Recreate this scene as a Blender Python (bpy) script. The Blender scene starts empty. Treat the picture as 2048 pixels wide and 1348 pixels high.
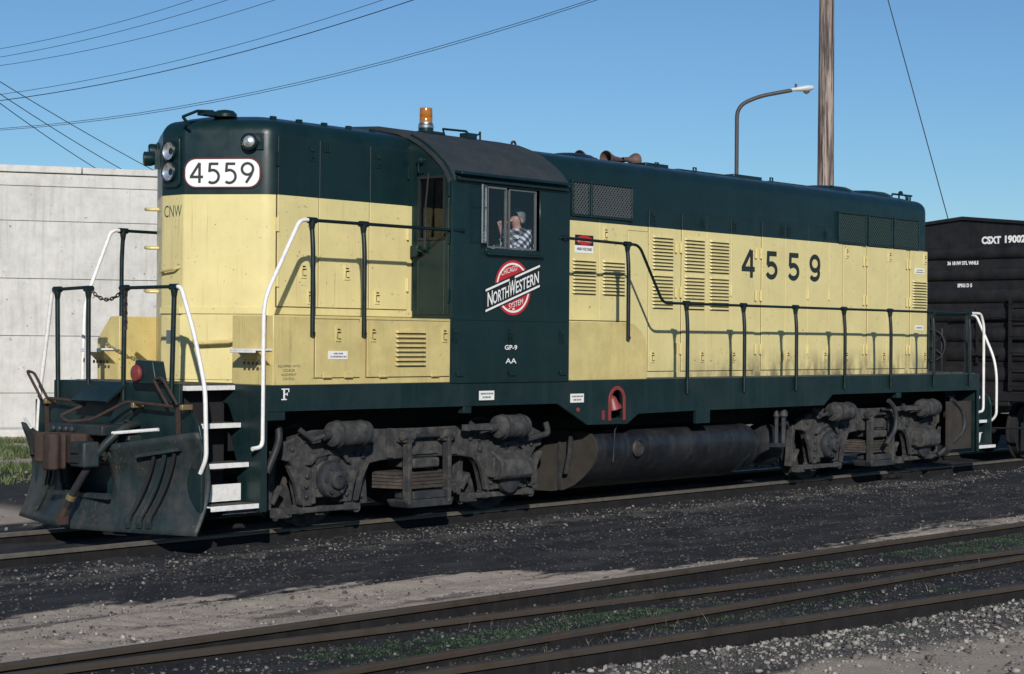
import bpy, math, random
import numpy as np
from mathutils import Matrix, Vector
random.seed(7); rng = np.random.default_rng(11)
R = math.radians
SC = bpy.context.scene
COL = SC.collection

# ------------------------------------------------------------------ camera
cam_d = bpy.data.cameras.new('camera'); cam = bpy.data.objects.new('camera', cam_d); COL.objects.link(cam)
yaw, pit, rol = .850763, .0028356, .0079127
fw = Vector((math.sin(yaw)*math.cos(pit), math.cos(yaw)*math.cos(pit), math.sin(pit)))
ri = Vector((math.cos(yaw), -math.sin(yaw), 0)); up = ri.cross(fw)
r2 = ri*math.cos(rol)+up*math.sin(rol); u2 = -ri*math.sin(rol)+up*math.cos(rol)
CAM = Vector((-12.5917, -14.6618, 1.8961))
m = Matrix((r2, u2, -fw)).transposed().to_4x4(); m.translation = CAM
cam.matrix_world = m
cam_d.sensor_width = 36; cam_d.lens = 3652.31/2048*36; cam_d.clip_end = 2000; cam_d.clip_start = .1
SC.camera = cam

# ------------------------------------------------------------------ sky, sun, exposure
SUN_DIR = Vector((.625, .668, -.405)).normalized()      # direction the light travels
w = bpy.data.worlds.new('World'); SC.world = w; w.use_nodes = True
nt = w.node_tree; nt.nodes.clear()
sk = nt.nodes.new('ShaderNodeTexSky'); sk.sky_type = 'NISHITA'; sk.sun_disc = False
sk.sun_elevation = R(24); sk.sun_rotation = math.atan2(-SUN_DIR.x, -SUN_DIR.y)
sk.altitude = 300; sk.air_density = 1.0; sk.dust_density = .0; sk.ozone_density = 4.0
bg = nt.nodes.new('ShaderNodeBackground'); bg.inputs[1].default_value = .085
wo = nt.nodes.new('ShaderNodeOutputWorld')
tint = nt.nodes.new('ShaderNodeMix'); tint.data_type = 'RGBA'; tint.blend_type = 'MULTIPLY'; tint.inputs[0].default_value = 1; tint.inputs[7].default_value = (.70, .88, 1.0, 1)   # slide film rendering of a clear sky
nt.links.new(sk.outputs[0], tint.inputs[6]); nt.links.new(tint.outputs[2], bg.inputs[0]); nt.links.new(bg.outputs[0], wo.inputs[0])
sl = bpy.data.lights.new('sun', 'SUN'); sl.energy = 4.25; sl.angle = R(.53); sl.color = (1, .955, .88)
so = bpy.data.objects.new('sun', sl); COL.objects.link(so)
so.rotation_euler = SUN_DIR.to_track_quat('-Z', 'Y').to_euler(); so.location = (-20, -20, 20)
SC.view_settings.view_transform = 'Standard'; SC.view_settings.look = 'None'
SC.view_settings.exposure = 0; SC.view_settings.gamma = 1; SC.view_settings.use_curve_mapping = False

# ------------------------------------------------------------------ materials
def _n(nt, t, **k):
    n = nt.nodes.new(t)
    for a, b in k.items(): setattr(n, a, b)
    return n
def noise(nt, vec, scale, detail=4, rough=.6, map_scale=None):
    if map_scale:
        mp = _n(nt, 'ShaderNodeMapping'); mp.inputs['Scale'].default_value = map_scale
        nt.links.new(vec, mp.inputs[0]); vec = mp.outputs[0]
    t = _n(nt, 'ShaderNodeTexNoise'); t.inputs['Scale'].default_value = scale
    t.inputs['Detail'].default_value = detail; t.inputs['Roughness'].default_value = rough
    nt.links.new(vec, t.inputs['Vector']); return t.outputs[0]
def ramp(nt, fac, a, b, ca=(0,0,0,1), cb=(1,1,1,1)):
    r = _n(nt, 'ShaderNodeValToRGB'); r.color_ramp.elements[0].position = a; r.color_ramp.elements[1].position = b
    r.color_ramp.elements[0].color = ca; r.color_ramp.elements[1].color = cb
    nt.links.new(fac, r.inputs[0]); return r.outputs[0]
def mix(nt, fac, a, b, blend='MIX'):
    x = _n(nt, 'ShaderNodeMix', data_type='RGBA', blend_type=blend)
    for i, s in ((0, fac), (6, a), (7, b)):
        if isinstance(s, (int, float)): x.inputs[i].default_value = s
        elif isinstance(s, tuple): x.inputs[i].default_value = (*s[:3], 1)
        else: nt.links.new(s, x.inputs[i])
    return x.outputs[2]
def mul(nt, a, k):
    x = _n(nt, 'ShaderNodeMath', operation='MULTIPLY'); nt.links.new(a, x.inputs[0]); x.inputs[1].default_value = k; return x.outputs[0]
MATS = {}
def mk(name, col, rough=.5, metal=0, spec=.5, var=.18, vscale=2.5, dirt=None, dirt_amt=.0, dscale=4, streak=0, streak_col=(.05,.04,.03), bump=0, bscale=40, coat=0, split=None, wear=0):
    """procedural paint/metal: base colour, soft variation, dirt blotches, vertical streaks, fine bump"""
    mt = bpy.data.materials.new(name); mt.use_nodes = True; nt = mt.node_tree
    bs = nt.nodes['Principled BSDF']; geo = _n(nt, 'ShaderNodeNewGeometry'); P = geo.outputs['Position']
    c = col
    if var:
        nv = noise(nt, P, vscale, 5, .65)
        dark = mix(nt, 1.0, c, (1-var, 1-var*.98, 1-var*.95), 'MULTIPLY')
        lite = mix(nt, 1.0, c, (1+var*.4,)*3, 'MULTIPLY')
        c = mix(nt, ramp(nt, nv, .3, .7), dark, lite)
    if streak:
        ns = noise(nt, P, 1.0, 4, .6, (9, 9, .55)); f = mul(nt, ramp(nt, ns, .52, .72), streak)
        c = mix(nt, f, c, streak_col)
        ns2 = noise(nt, P, 1.0, 3, .5, (37, 37, 1.3)); f2 = mul(nt, ramp(nt, ns2, .6, .75), streak*.7)
        c = mix(nt, f2, c, streak_col)
    if dirt:
        nd = noise(nt, P, dscale, 7, .7); f = mul(nt, ramp(nt, nd, .45, .68), dirt_amt)
        c = mix(nt, f, c, dirt)
    if wear:
        sp_ = noise(nt, P, 26, 2, .5); c = mix(nt, mul(nt, ramp(nt, sp_, .70, .75), .75), c, (.12,.07,.035))
        dr = noise(nt, P, 1.0, 3, .55, (55, 55, .9)); dm = noise(nt, P, 1.4, 3, .5); k_ = _n(nt, 'ShaderNodeMath', operation='MULTIPLY'); nt.links.new(ramp(nt, dr, .60, .70), k_.inputs[0]); nt.links.new(ramp(nt, dm, .48, .62), k_.inputs[1])
        c = mix(nt, mul(nt, k_.outputs[0], wear), c, (.26,.15,.06))
    if split:
        z, top = split
        sx_ = _n(nt, 'ShaderNodeSeparateXYZ'); nt.links.new(P, sx_.inputs[0])
        def rng_(o, a, b):
            q = _n(nt, 'ShaderNodeMapRange'); nt.links.new(o, q.inputs[0]); q.inputs[1].default_value = a; q.inputs[2].default_value = b; q.clamp = True; return q.outputs[0]
        ad = _n(nt, 'ShaderNodeMath', operation='MULTIPLY'); nt.links.new(rng_(sx_.outputs[2], 1.86, 1.50), ad.inputs[0]); nt.links.new(rng_(sx_.outputs[0], 5.2, 8.0), ad.inputs[1])
        soot = _n(nt, 'ShaderNodeMath', operation='MULTIPLY'); nt.links.new(ad.outputs[0], soot.inputs[0]); nt.links.new(ramp(nt, noise(nt, P, 1, 5, .65, (6, 6, 2.2)), .36, .58), soot.inputs[1])
        c = mix(nt, mul(nt, soot.outputs[0], .8), c, (.10,.08,.06))
        s = _n(nt, 'ShaderNodeSeparateXYZ'); nt.links.new(P, s.inputs[0])
        g = _n(nt, 'ShaderNodeMath', operation='GREATER_THAN'); nt.links.new(s.outputs[2], g.inputs[0]); g.inputs[1].default_value = z
        t2 = mix(nt, ramp(nt, noise(nt, P, 2.5, 5, .6), .3, .7), tuple(v*.8 for v in top), tuple(v*1.12 for v in top))
        nst = noise(nt, P, 1.0, 4, .6, (9, 9, .5)); t2 = mix(nt, mul(nt, ramp(nt, nst, .56, .75), .22), t2, (.017,.034,.036))
        c = mix(nt, g.outputs[0], c, t2)
    if isinstance(c, tuple): bs.inputs['Base Color'].default_value = (*c, 1)
    else: nt.links.new(c, bs.inputs['Base Color'])
    nr = noise(nt, P, 6, 4, .6); rr = _n(nt, 'ShaderNodeMapRange'); nt.links.new(nr, rr.inputs[0])
    rr.inputs[1].default_value = .3; rr.inputs[2].default_value = .7
    rr.inputs[3].default_value = max(.02, rough-.08); rr.inputs[4].default_value = min(1, rough+.1)
    nt.links.new(rr.outputs[0], bs.inputs['Roughness'])
    bs.inputs['Metallic'].default_value = metal; bs.inputs['Specular IOR Level'].default_value = spec
    bs.inputs['Coat Weight'].default_value = coat; bs.inputs['Coat Roughness'].default_value = .15
    if bump:
        nb = noise(nt, P, bscale, 5, .6)
        if wear or bscale == 9: # soft ripples of old sheet metal
            nw = _n(nt, 'ShaderNodeMath', operation='MULTIPLY_ADD'); nt.links.new(noise(nt, P, 2.1, 1, .4), nw.inputs[0]); nw.inputs[1].default_value = 5; nt.links.new(nb, nw.inputs[2]); nb = nw.outputs[0]
        b = _n(nt, 'ShaderNodeBump'); b.inputs['Strength'].default_value = bump; b.inputs['Distance'].default_value = .01
        nt.links.new(nb, b.inputs['Height']); nt.links.new(b.outputs[0], bs.inputs['Normal'])
    MATS[name] = mt; return mt

ZS = 3.345
GREEN = (.0045, .0195, .022); YEL = (.675, .578, .272)
M_green = mk('green_paint', GREEN, .3, spec=.35, var=.25, vscale=3, streak=.14, streak_col=(.02,.037,.037), dirt=(.02,.032,.032), dirt_amt=.25, dscale=2.5, bump=.05, bscale=9)
M_hood = mk('hood_paint', YEL, .36, spec=.35, var=.10, vscale=2.2, streak=.10, streak_col=(.40,.28,.11), dirt=(.45,.32,.13), dirt_amt=.12, dscale=3.5, bump=.06, bscale=7, split=(ZS, GREEN), wear=.38)
M_yel = mk('yellow_paint', (.605,.495,.21), .42, spec=.4, var=.14, vscale=2.6, streak=.22, streak_col=(.32,.19,.06), dirt=(.33,.21,.07), dirt_amt=.3, dscale=3.2, bump=.06, bscale=8, wear=.55)
M_sill = mk('sill_green', (.006, .021, .023), .38, spec=.35, var=.3, vscale=3, streak=.3, streak_col=(.03,.042,.042), dirt=(.026,.034,.034), dirt_amt=.4, dscale=2.2, bump=.05, bscale=9)
M_roof = mk('roof_antislip', (.028, .036, .042), .75, spec=.3, var=.25, vscale=5, dirt=(.05,.05,.048), dirt_amt=.5, dscale=3, bump=.25, bscale=160)
M_rail = mk('handrail_green', (.004, .012, .0125), .32, spec=.5, var=.2, vscale=12)
M_white = mk('white_paint', (.78,.76,.74), .45, var=.1, vscale=14, dirt=(.35,.30,.24), dirt_amt=.35, dscale=22)
M_truck = mk('dusty_cast_steel', (.040,.041,.043), .85, spec=.25, var=.45, vscale=9, dirt=(.108,.10,.09), dirt_amt=.75, dscale=7, bump=.35, bscale=55)
M_truckdk = mk('oily_steel', (.026,.028,.032), .6, spec=.4, var=.4, vscale=8, dirt=(.08,.078,.074), dirt_amt=.5, dscale=6, bump=.2, bscale=45)
M_spring = mk('rusty_spring', (.046,.040,.036), .85, spec=.2, var=.4, vscale=14, dirt=(.095,.072,.056), dirt_amt=.6, dscale=9, bump=.3, bscale=60)
M_tank = mk('tank_black', (.012,.0145,.019), .42, spec=.45, var=.35, vscale=2, streak=.4, streak_col=(.055,.052,.048), dirt=(.04,.039,.038), dirt_amt=.5, dscale=2.6, bump=.15, bscale=25)
M_tankend = mk('tank_end', (.045,.039,.033), .8, spec=.25, var=.3, vscale=5, bump=.2, bscale=40)
M_under = mk('underframe', (.02,.02,.021), .8, spec=.2, var=.3)
M_rust = mk('rust_iron', (.052,.033,.026), .8, spec=.3, var=.4, vscale=14, dirt=(.045,.03,.025), dirt_amt=.7, dscale=12, bump=.4, bscale=60)
M_plow = mk('plow_green', (.015,.026,.029), .55, spec=.35, var=.4, vscale=5, dirt=(.06,.052,.046), dirt_amt=.5, dscale=4.5, streak=.3, streak_col=(.05,.058,.06), bump=.3, bscale=18, wear=.5)
M_rubber = mk('black_rubber', (.018,.018,.02), .55, spec=.4, var=.2)
M_brass = mk('brass', (.42,.30,.14), .5, metal=.7, var=.3, vscale=30, dirt=(.10,.07,.04), dirt_amt=.7, dscale=30)
M_red = mk('red_paint', (.22,.035,.034), .45, var=.2, vscale=20, dirt=(.15,.05,.04), dirt_amt=.4, dscale=14)
M_redlogo = mk('logo_red', (.45,.02,.02), .4, var=.05)
M_black = mk('black_paint', (.014,.014,.014), .45, var=.15)
M_ink = mk('black_letter', (.017,.022,.02), .45, var=.1)
M_txtw = mk('white_letter', (.78,.78,.76), .45, var=.06, vscale=30)
M_dkgreen_letter = mk('green_letter', (.03,.07,.055), .5, var=.1)
M_maroon = mk('maroon_border', (.09,.015,.012), .4, var=.1)
M_dark = mk('dark_core', (.012,.012,.013), .7, var=.2)
M_wire = mk('grille_wire', (.11,.125,.13), .45, metal=.3, var=.2, vscale=20)
M_wireg = mk('grille_wire_green', (.03,.055,.052), .45, var=.2, vscale=20)
M_steel = mk('bright_steel', (.55,.55,.54), .35, metal=1, var=.2, vscale=20)
M_alu = mk('aluminium_frame', (.27,.27,.26), .4, metal=.7, var=.15, vscale=20)
M_lens = mk('lamp_glass', (.80,.80,.80), .22, metal=.85, var=.1)
M_amber = mk('amber_lens', (.38,.13,.012), .15, var=.2, vscale=30, spec=.8)
M_copper = mk('weathered_horn', (.15,.095,.08), .5, metal=.3, var=.3, vscale=20)
M_boxcar = mk('boxcar_black', (.012,.012,.014), .55, spec=.35, var=.4, vscale=2.5, streak=.3, streak_col=(.03,.028,.027), dirt=(.032,.028,.026), dirt_amt=.35, dscale=3, bump=.1, bscale=15)
M_lampgrey = mk('lamp_head_grey', (.55,.57,.56), .5, var=.1)
M_pole_st = mk('lamp_pole', (.055,.05,.048), .6, var=.2)
M_cable = mk('cable', (.02,.022,.028), .6, var=.1)
M_skin = mk('skin', (.52,.27,.19), .55, var=.12, vscale=25)
M_hair = mk('grey_hair', (.22,.215,.21), .7, var=.5, vscale=70, bump=.5, bscale=120)
M_seat = mk('seat_vinyl', (.03,.028,.027), .5, var=.2)
M_cabin = mk('cab_interior', (.03,.045,.04), .6, var=.2)
M_seamshade = mk('grimy_seam_shade', (.085,.058,.032), .8, var=.4, vscale=8, split=(3.345, (.004,.009,.010)))  # dark colour for door gaps: seam shade and grime painted in
M_chain = mk('chain_steel', (.06,.05,.045), .6, metal=.5, var=.3)

def glass(name, tint=(.75,.82,.9), rough=.02, base=.05):
    mt = bpy.data.materials.new(name); mt.use_nodes = True; nt = mt.node_tree; nt.nodes.clear()
    o = _n(nt, 'ShaderNodeOutputMaterial'); tr = _n(nt, 'ShaderNodeBsdfTransparent'); gl = _n(nt, 'ShaderNodeBsdfGlossy')
    tr.inputs[0].default_value = (*tint, 1); gl.inputs['Roughness'].default_value = rough
    lw = _n(nt, 'ShaderNodeLayerWeight'); lw.inputs[0].default_value = .5
    pw = _n(nt, 'ShaderNodeMath', operation='POWER'); nt.links.new(lw.outputs['Facing'], pw.inputs[0]); pw.inputs[1].default_value = 4
    mp = _n(nt, 'ShaderNodeMath', operation='MULTIPLY_ADD'); nt.links.new(pw.outputs[0], mp.inputs[0]); mp.inputs[1].default_value = .8; mp.inputs[2].default_value = .035+base
    mx = _n(nt, 'ShaderNodeMixShader'); nt.links.new(mp.outputs[0], mx.inputs[0]); nt.links.new(tr.outputs[0], mx.inputs[1]); nt.links.new(gl.outputs[0], mx.inputs[2])
    nt.links.new(mx.outputs[0], o.inputs[0]); return mt
M_glass = glass('window_glass', (.9,.93,.97), .02, .0)

def plaid():
    mt = bpy.data.materials.new('plaid_shirt'); mt.use_nodes = True; nt = mt.node_tree; bs = nt.nodes['Principled BSDF']
    tc = _n(nt, 'ShaderNodeNewGeometry'); mp = _n(nt, 'ShaderNodeMapping'); nt.links.new(tc.outputs['Position'], mp.inputs[0])
    mp.inputs['Rotation'].default_value = (0, R(35), R(20)); mp.inputs['Scale'].default_value = (17, 17, 17)
    s = _n(nt, 'ShaderNodeSeparateXYZ'); nt.links.new(mp.outputs[0], s.inputs[0])
    def band(o):
        f = _n(nt, 'ShaderNodeMath', operation='FRACT'); nt.links.new(o, f.inputs[0])
        g = _n(nt, 'ShaderNodeMath', operation='GREATER_THAN'); nt.links.new(f.outputs[0], g.inputs[0]); g.inputs[1].default_value = .5
        return g.outputs[0]
    a = band(s.outputs[0]); b = band(s.outputs[2])
    ad = _n(nt, 'ShaderNodeMath', operation='ADD'); nt.links.new(a, ad.inputs[0]); nt.links.new(b, ad.inputs[1])
    hf = mul(nt, ad.outputs[0], .5)
    r = ramp(nt, hf, 0, 1, (.72,.70,.68,1), (.012,.012,.018,1)); e = r.node.color_ramp.elements.new(.5); e.color = (.16,.16,.18,1)
    nt.links.new(r, bs.inputs['Base Color']); bs.inputs['Roughness'].default_value = .9; return mt
M_plaid = plaid()

# ------------------------------------------------------------------ mesh builder
class MB:
    def __init__(s): s.v = []; s.f = []; s.mi = []; s.cur = 0
    def add(s, vs, fs):
        o = len(s.v); s.v += [tuple(p) for p in vs]; s.f += [tuple(i+o for i in f) for f in fs]; s.mi += [s.cur]*len(fs); return s
    def mat(s, i): s.cur = i; return s
    def box(s, x0, x1, y0, y1, z0, z1):
        return s.add([(x0,y0,z0),(x1,y0,z0),(x1,y1,z0),(x0,y1,z0),(x0,y0,z1),(x1,y0,z1),(x1,y1,z1),(x0,y1,z1)],
                     [(0,3,2,1),(4,5,6,7),(0,1,5,4),(1,2,6,5),(2,3,7,6),(3,0,4,7)])
    def bar(s, p0, p1, wdt, hgt, upv=(0,0,1)):
        p0 = Vector(p0); p1 = Vector(p1); d = (p1-p0).normalized(); u = Vector(upv); a = d.cross(u).normalized()*wdt/2; b = a.cross(d).normalized()*hgt/2
        vs = [p0-a-b, p0+a-b, p0+a+b, p0-a+b, p1-a-b, p1+a-b, p1+a+b, p1-a+b]
        return s.add(vs, [(0,3,2,1),(4,5,6,7),(0,1,5,4),(1,2,6,5),(2,3,7,6),(3,0,4,7)])
    def prism(s, pts, axis, d0, d1):
        n = len(pts)
        def P(p, d): return {'y': (p[0], d, p[1]), 'x': (d, p[0], p[1]), 'z': (p[0], p[1], d)}[axis]
        vs = [P(p, d0) for p in pts]+[P(p, d1) for p in pts]
        fs = [tuple(range(n-1, -1, -1)), tuple(range(n, 2*n))]+[(i, (i+1) % n, n+(i+1) % n, n+i) for i in range(n)]
        return s.add(vs, fs)
    def lathe(s, prof, o, ax, n=20, cap=True):
        ax = Vector(ax).normalized(); t = Vector((0,0,1)) if abs(ax.z) < .9 else Vector((1,0,0)); a = ax.cross(t).normalized(); b = ax.cross(a)
        o = Vector(o); vs = []; fs = []
        for r, h in prof:
            for i in range(n):
                th = 2*math.pi*i/n; vs.append(o+ax*h+(a*math.cos(th)+b*math.sin(th))*r)
        for k in range(len(prof)-1):
            for i in range(n): fs.append((k*n+i, k*n+(i+1) % n, (k+1)*n+(i+1) % n, (k+1)*n+i))
        if cap: fs += [tuple(range(n-1,-1,-1)), tuple(range((len(prof)-1)*n, len(prof)*n))]
        return s.add(vs, fs)
    def cyl(s, p0, p1, r, r1=None, n=16):
        p0 = Vector(p0); p1 = Vector(p1); L = (p1-p0).length
        return s.lathe([(r,0),(r if r1 is None else r1, L)], p0, p1-p0, n)
    def tube(s, pts, r, n=8, closed=False):
        pts = [Vector(p) for p in pts]; N = len(pts); T = []
        for i in range(N):
            a = pts[(i-1) % N] if (closed or i > 0) else pts[i]; b = pts[(i+1) % N] if (closed or i < N-1) else pts[i]
            T.append((b-a).normalized())
        up_ = Vector((0,0,1)) if abs(T[0].z) < .9 else Vector((1,0,0)); a = T[0].cross(up_).normalized(); vs = []; fs = []
        for i in range(N):
            a = (a-T[i]*a.dot(T[i])).normalized(); b = T[i].cross(a)
            for k in range(n):
                th = 2*math.pi*k/n; vs.append(pts[i]+(a*math.cos(th)+b*math.sin(th))*r)
        for i in range(N if closed else N-1):
            j = (i+1) % N
            for k in range(n): fs.append((i*n+k, i*n+(k+1) % n, j*n+(k+1) % n, j*n+k))
        if not closed: fs += [tuple(range(n-1,-1,-1)), tuple(range((N-1)*n, N*n))]
        return s.add(vs, fs)
    def grid(s, P, nu, nv):
        return s.add(P, [(i*nv+j, (i+1)*nv+j, (i+1)*nv+j+1, i*nv+j+1) for i in range(nu-1) for j in range(nv-1)])
    def build(s, name, mats, parent=None, bevel=0, smooth=40, loc=None, solid=0, seg=2, wn=False):
        me = bpy.data.meshes.new(name); me.from_pydata(s.v, [], s.f)
        if not isinstance(mats, (list, tuple)): mats = [mats]
        for q in mats: me.materials.append(q)
        if len(mats) > 1: me.polygons.foreach_set('material_index', s.mi)
        me.validate(); 
        if smooth:
            me.polygons.foreach_set('use_smooth', [True]*len(me.polygons)); me.set_sharp_from_angle(angle=R(smooth))
        me.update()
        return link(name, me, parent, loc, bevel, solid, seg)
def link(name, me, parent=None, loc=None, bevel=0, solid=0, seg=2):
    o = bpy.data.objects.new(name, me); COL.objects.link(o)
    if parent is not None:
        o.parent = parent
        if parent.data is None: o.matrix_parent_inverse = Matrix.Translation(-parent.location)
    if loc is not None: o.location = loc
    if solid:
        q = o.modifiers.new('solid', 'SOLIDIFY'); q.thickness = solid; q.offset = 0
    if bevel:
        q = o.modifiers.new('bevel', 'BEVEL'); q.width = bevel; q.segments = seg; q.limit_method = 'ANGLE'; q.angle_limit = R(40)
    return o
def copy_obj(o, parent, loc=None):
    c = o.copy(); COL.objects.link(c); c.parent = parent
    if loc is not None: c.location = loc
    return c
def thing(name, label, cat, loc=(0,0,0), group=None):
    o = bpy.data.objects.new(name, None); COL.objects.link(o); o.location = loc; o.empty_display_size = .3
    o['label'] = label; o['category'] = cat
    if group: o['group'] = group
    return o
def tag(o, label, cat, group=None):
    o['label'] = label; o['category'] = cat
    if group: o['group'] = group
    return o
def fillet(pts, rad, n=5):
    pts = [Vector(p) for p in pts]; out = [pts[0]]
    for i in range(1, len(pts)-1):
        a = (pts[i-1]-pts[i]); b = (pts[i+1]-pts[i]); d = min(rad, a.length*.49, b.length*.49)
        p0 = pts[i]+a.normalized()*d; p2 = pts[i]+b.normalized()*d
        for k in range(n+1):
            t = k/n; out.append(p0*(1-t)**2+pts[i]*2*t*(1-t)+p2*t*t)
    out.append(pts[-1]); return out

# ------------------------------------------------------------------ flat lettering on a plane
class Frame:
    def __init__(s, o, ux, uy, n): s.o = Vector(o); s.ux = Vector(ux).normalized(); s.uy = Vector(uy).normalized(); s.n = Vector(n).normalized()
    def __call__(s, a, b, d=0): return s.o+s.ux*a+s.uy*b+s.n*d
def side(y): return Frame((0,y,0), (1,0,0), (0,0,1), (0,-1,0))
def front(x): return Frame((x,0,0), (0,-1,0), (0,0,1), (-1,0,0))
def flat(mb, fr, pts, d): return mb.add([fr(a, b, d) for a, b in pts], [tuple(range(len(pts)))])
def plate(mb, fr, pts, d0, d1):
    n = len(pts); vs = [fr(a, b, d0) for a, b in pts]+[fr(a, b, d1) for a, b in pts]
    return mb.add(vs, [tuple(range(n-1,-1,-1)), tuple(range(n, 2*n))]+[(i, (i+1) % n, n+(i+1) % n, n+i) for i in range(n)])
def ribbon(mb, fr, pts, wd, d):
    P = [Vector((a, b)) for a, b in pts]; N = len(P); L = []; Rr = []
    for i in range(N):
        ta = (P[i]-P[i-1]).normalized() if i else (P[1]-P[0]).normalized()
        tb = (P[i+1]-P[i]).normalized() if i < N-1 else ta
        t = (ta+tb).normalized(); nn = Vector((-t.y, t.x)); k = 1/max(.5, nn.dot(Vector((-ta.y, ta.x))))
        L.append(P[i]+nn*wd/2*k); Rr.append(P[i]-nn*wd/2*k)
    vs = [fr(p.x, p.y, d) for p in L]+[fr(p.x, p.y, d) for p in Rr]
    mb.add(vs, [(i, N+i, N+i+1, i+1) for i in range(N-1)])
def arc(cx, cy, rx, ry, a0, a1, n=18): return [(cx+rx*math.cos(R(a0+(a1-a0)*i/n)), cy+ry*math.sin(R(a0+(a1-a0)*i/n))) for i in range(n+1)]
GLY = {   # strokes in a unit-high box, w = .62
 '4': [[(.44,1),(.0,.3)], [(-.05,.3),(.62,.3)], [(.44,1),(.44,0)]],
 '5': [[(.54,.95),(.10,.95)], [(.12,1),(.09,.54)], [(.09,.56)]+arc(.25,.32,.31,.32,118,-128)],
 '9': [arc(.31,.69,.28,.28,0,360,28), arc(.31,.69,.28,.28,0,-20,2)+[(.5,.4),(.24,0)]],
}
GLB = {   # bold side numerals
 '4': [[(.40,1),(.0,.32)], [(-.05,.31),(.58,.31)], [(.42,1),(.42,0)]],
 '5': [[(.54,.925),(.07,.925)], [(.13,1),(.11,.5)], [(.11,.54)]+arc(.28,.31,.24,.245,125,-155,20)],
 '9': [arc(.29,.67,.22,.26,0,360,28), arc(.12,.67,.39,.6,0,-28,4)+arc(.27,.3,.23,.225,8,-150,16)],
}
def numerals(txt, gl, fr, a0, b0, h, pitch, sx, wd, d, mats, name, parent):
    for i, ch in enumerate(txt):
        mb = MB()
        for k, st in enumerate(gl[ch]): ribbon(mb, fr, [(a0+i*pitch+p[0]*h*sx, b0+p[1]*h) for p in st], wd, d+.0005*k)
        mb.build(name, mats, parent, smooth=0)
_fc = bpy.data.curves.new('font_tmp', 'FONT'); _fo = bpy.data.objects.new('font_tmp', _fc); COL.objects.link(_fo)
def text_into(mb, body, fr, a0, b0, a1, b1, d, bold=0., skew=0., slant=0.):
    """built-in font lettering fitted to the rectangle a0..a1, b0..b1 of a plane"""
    _fc.body = body; _fc.size = 1; _fc.offset = bold; _fc.resolution_u = 3
    bpy.context.view_layer.update()
    dg = bpy.context.evaluated_depsgraph_get(); me = bpy.data.meshes.new_from_object(_fo.evaluated_get(dg))
    vs = np.array([v.co[:2] for v in me.vertices]); lo = vs.min(0); hi = vs.max(0); fs = [tuple(p.vertices) for p in me.polygons]
    bpy.data.meshes.remove(me)
    u = (vs-lo)/(hi-lo)
    pts = []
    for x, y in u:
        a = a0+(a1-a0)*x; b = b0+(b1-b0)*y; pts.append(fr(a+slant*(b-b0), b+skew*(a-a0), d))
    mb.add(pts, fs)
def rrect(ax, bx, ay, by, r, n=6):
    o = []
    for cx, cy, s in ((bx-r, by-r, 0), (ax+r, by-r, 90), (ax+r, ay+r, 180), (bx-r, ay+r, 270)):
        o += [(cx+r*math.cos(R(s+90*i/n)), cy+r*math.sin(R(s+90*i/n))) for i in range(n+1)]
    return o

# ================================================================== SETTING
def vnoise(x, y, s, seed):
    """smooth value noise, vectorised"""
    r = np.random.default_rng(seed); T = r.random((256, 256))
    X = np.asarray(x)*s; Y = np.asarray(y)*s; i = np.floor(X).astype(int); j = np.floor(Y).astype(int)
    fx = X-i; fy = Y-j; fx = fx*fx*(3-2*fx); fy = fy*fy*(3-2*fy); g = lambda a, b: T[a & 255, b & 255]
    return (g(i,j)*(1-fx)+g(i+1,j)*fx)*(1-fy)+(g(i,j+1)*(1-fx)+g(i+1,j+1)*fx)*fy
def fbm(x, y, s, seed, o=4):
    t = 0; a = .5
    for k in range(o): t = t+a*vnoise(x, y, s*2**k, seed+k); a *= .5
    return t
def sstep(a, b, x): t = np.clip((x-a)/(b-a), 0, 1); return t*t*(3-2*t)
G0 = -.125
def edge_sand(x): return np.interp(x, [-30,-8,-4.9,-3.55,-2.0,-.6,-.2,.5,1.3,3,6.4,40], [-2.2,-2.7,-3.0,-3.35,-3.7,-3.95,-4.4,-4.85,-5.0,-5.0,-4.75,-4.6])
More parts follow.
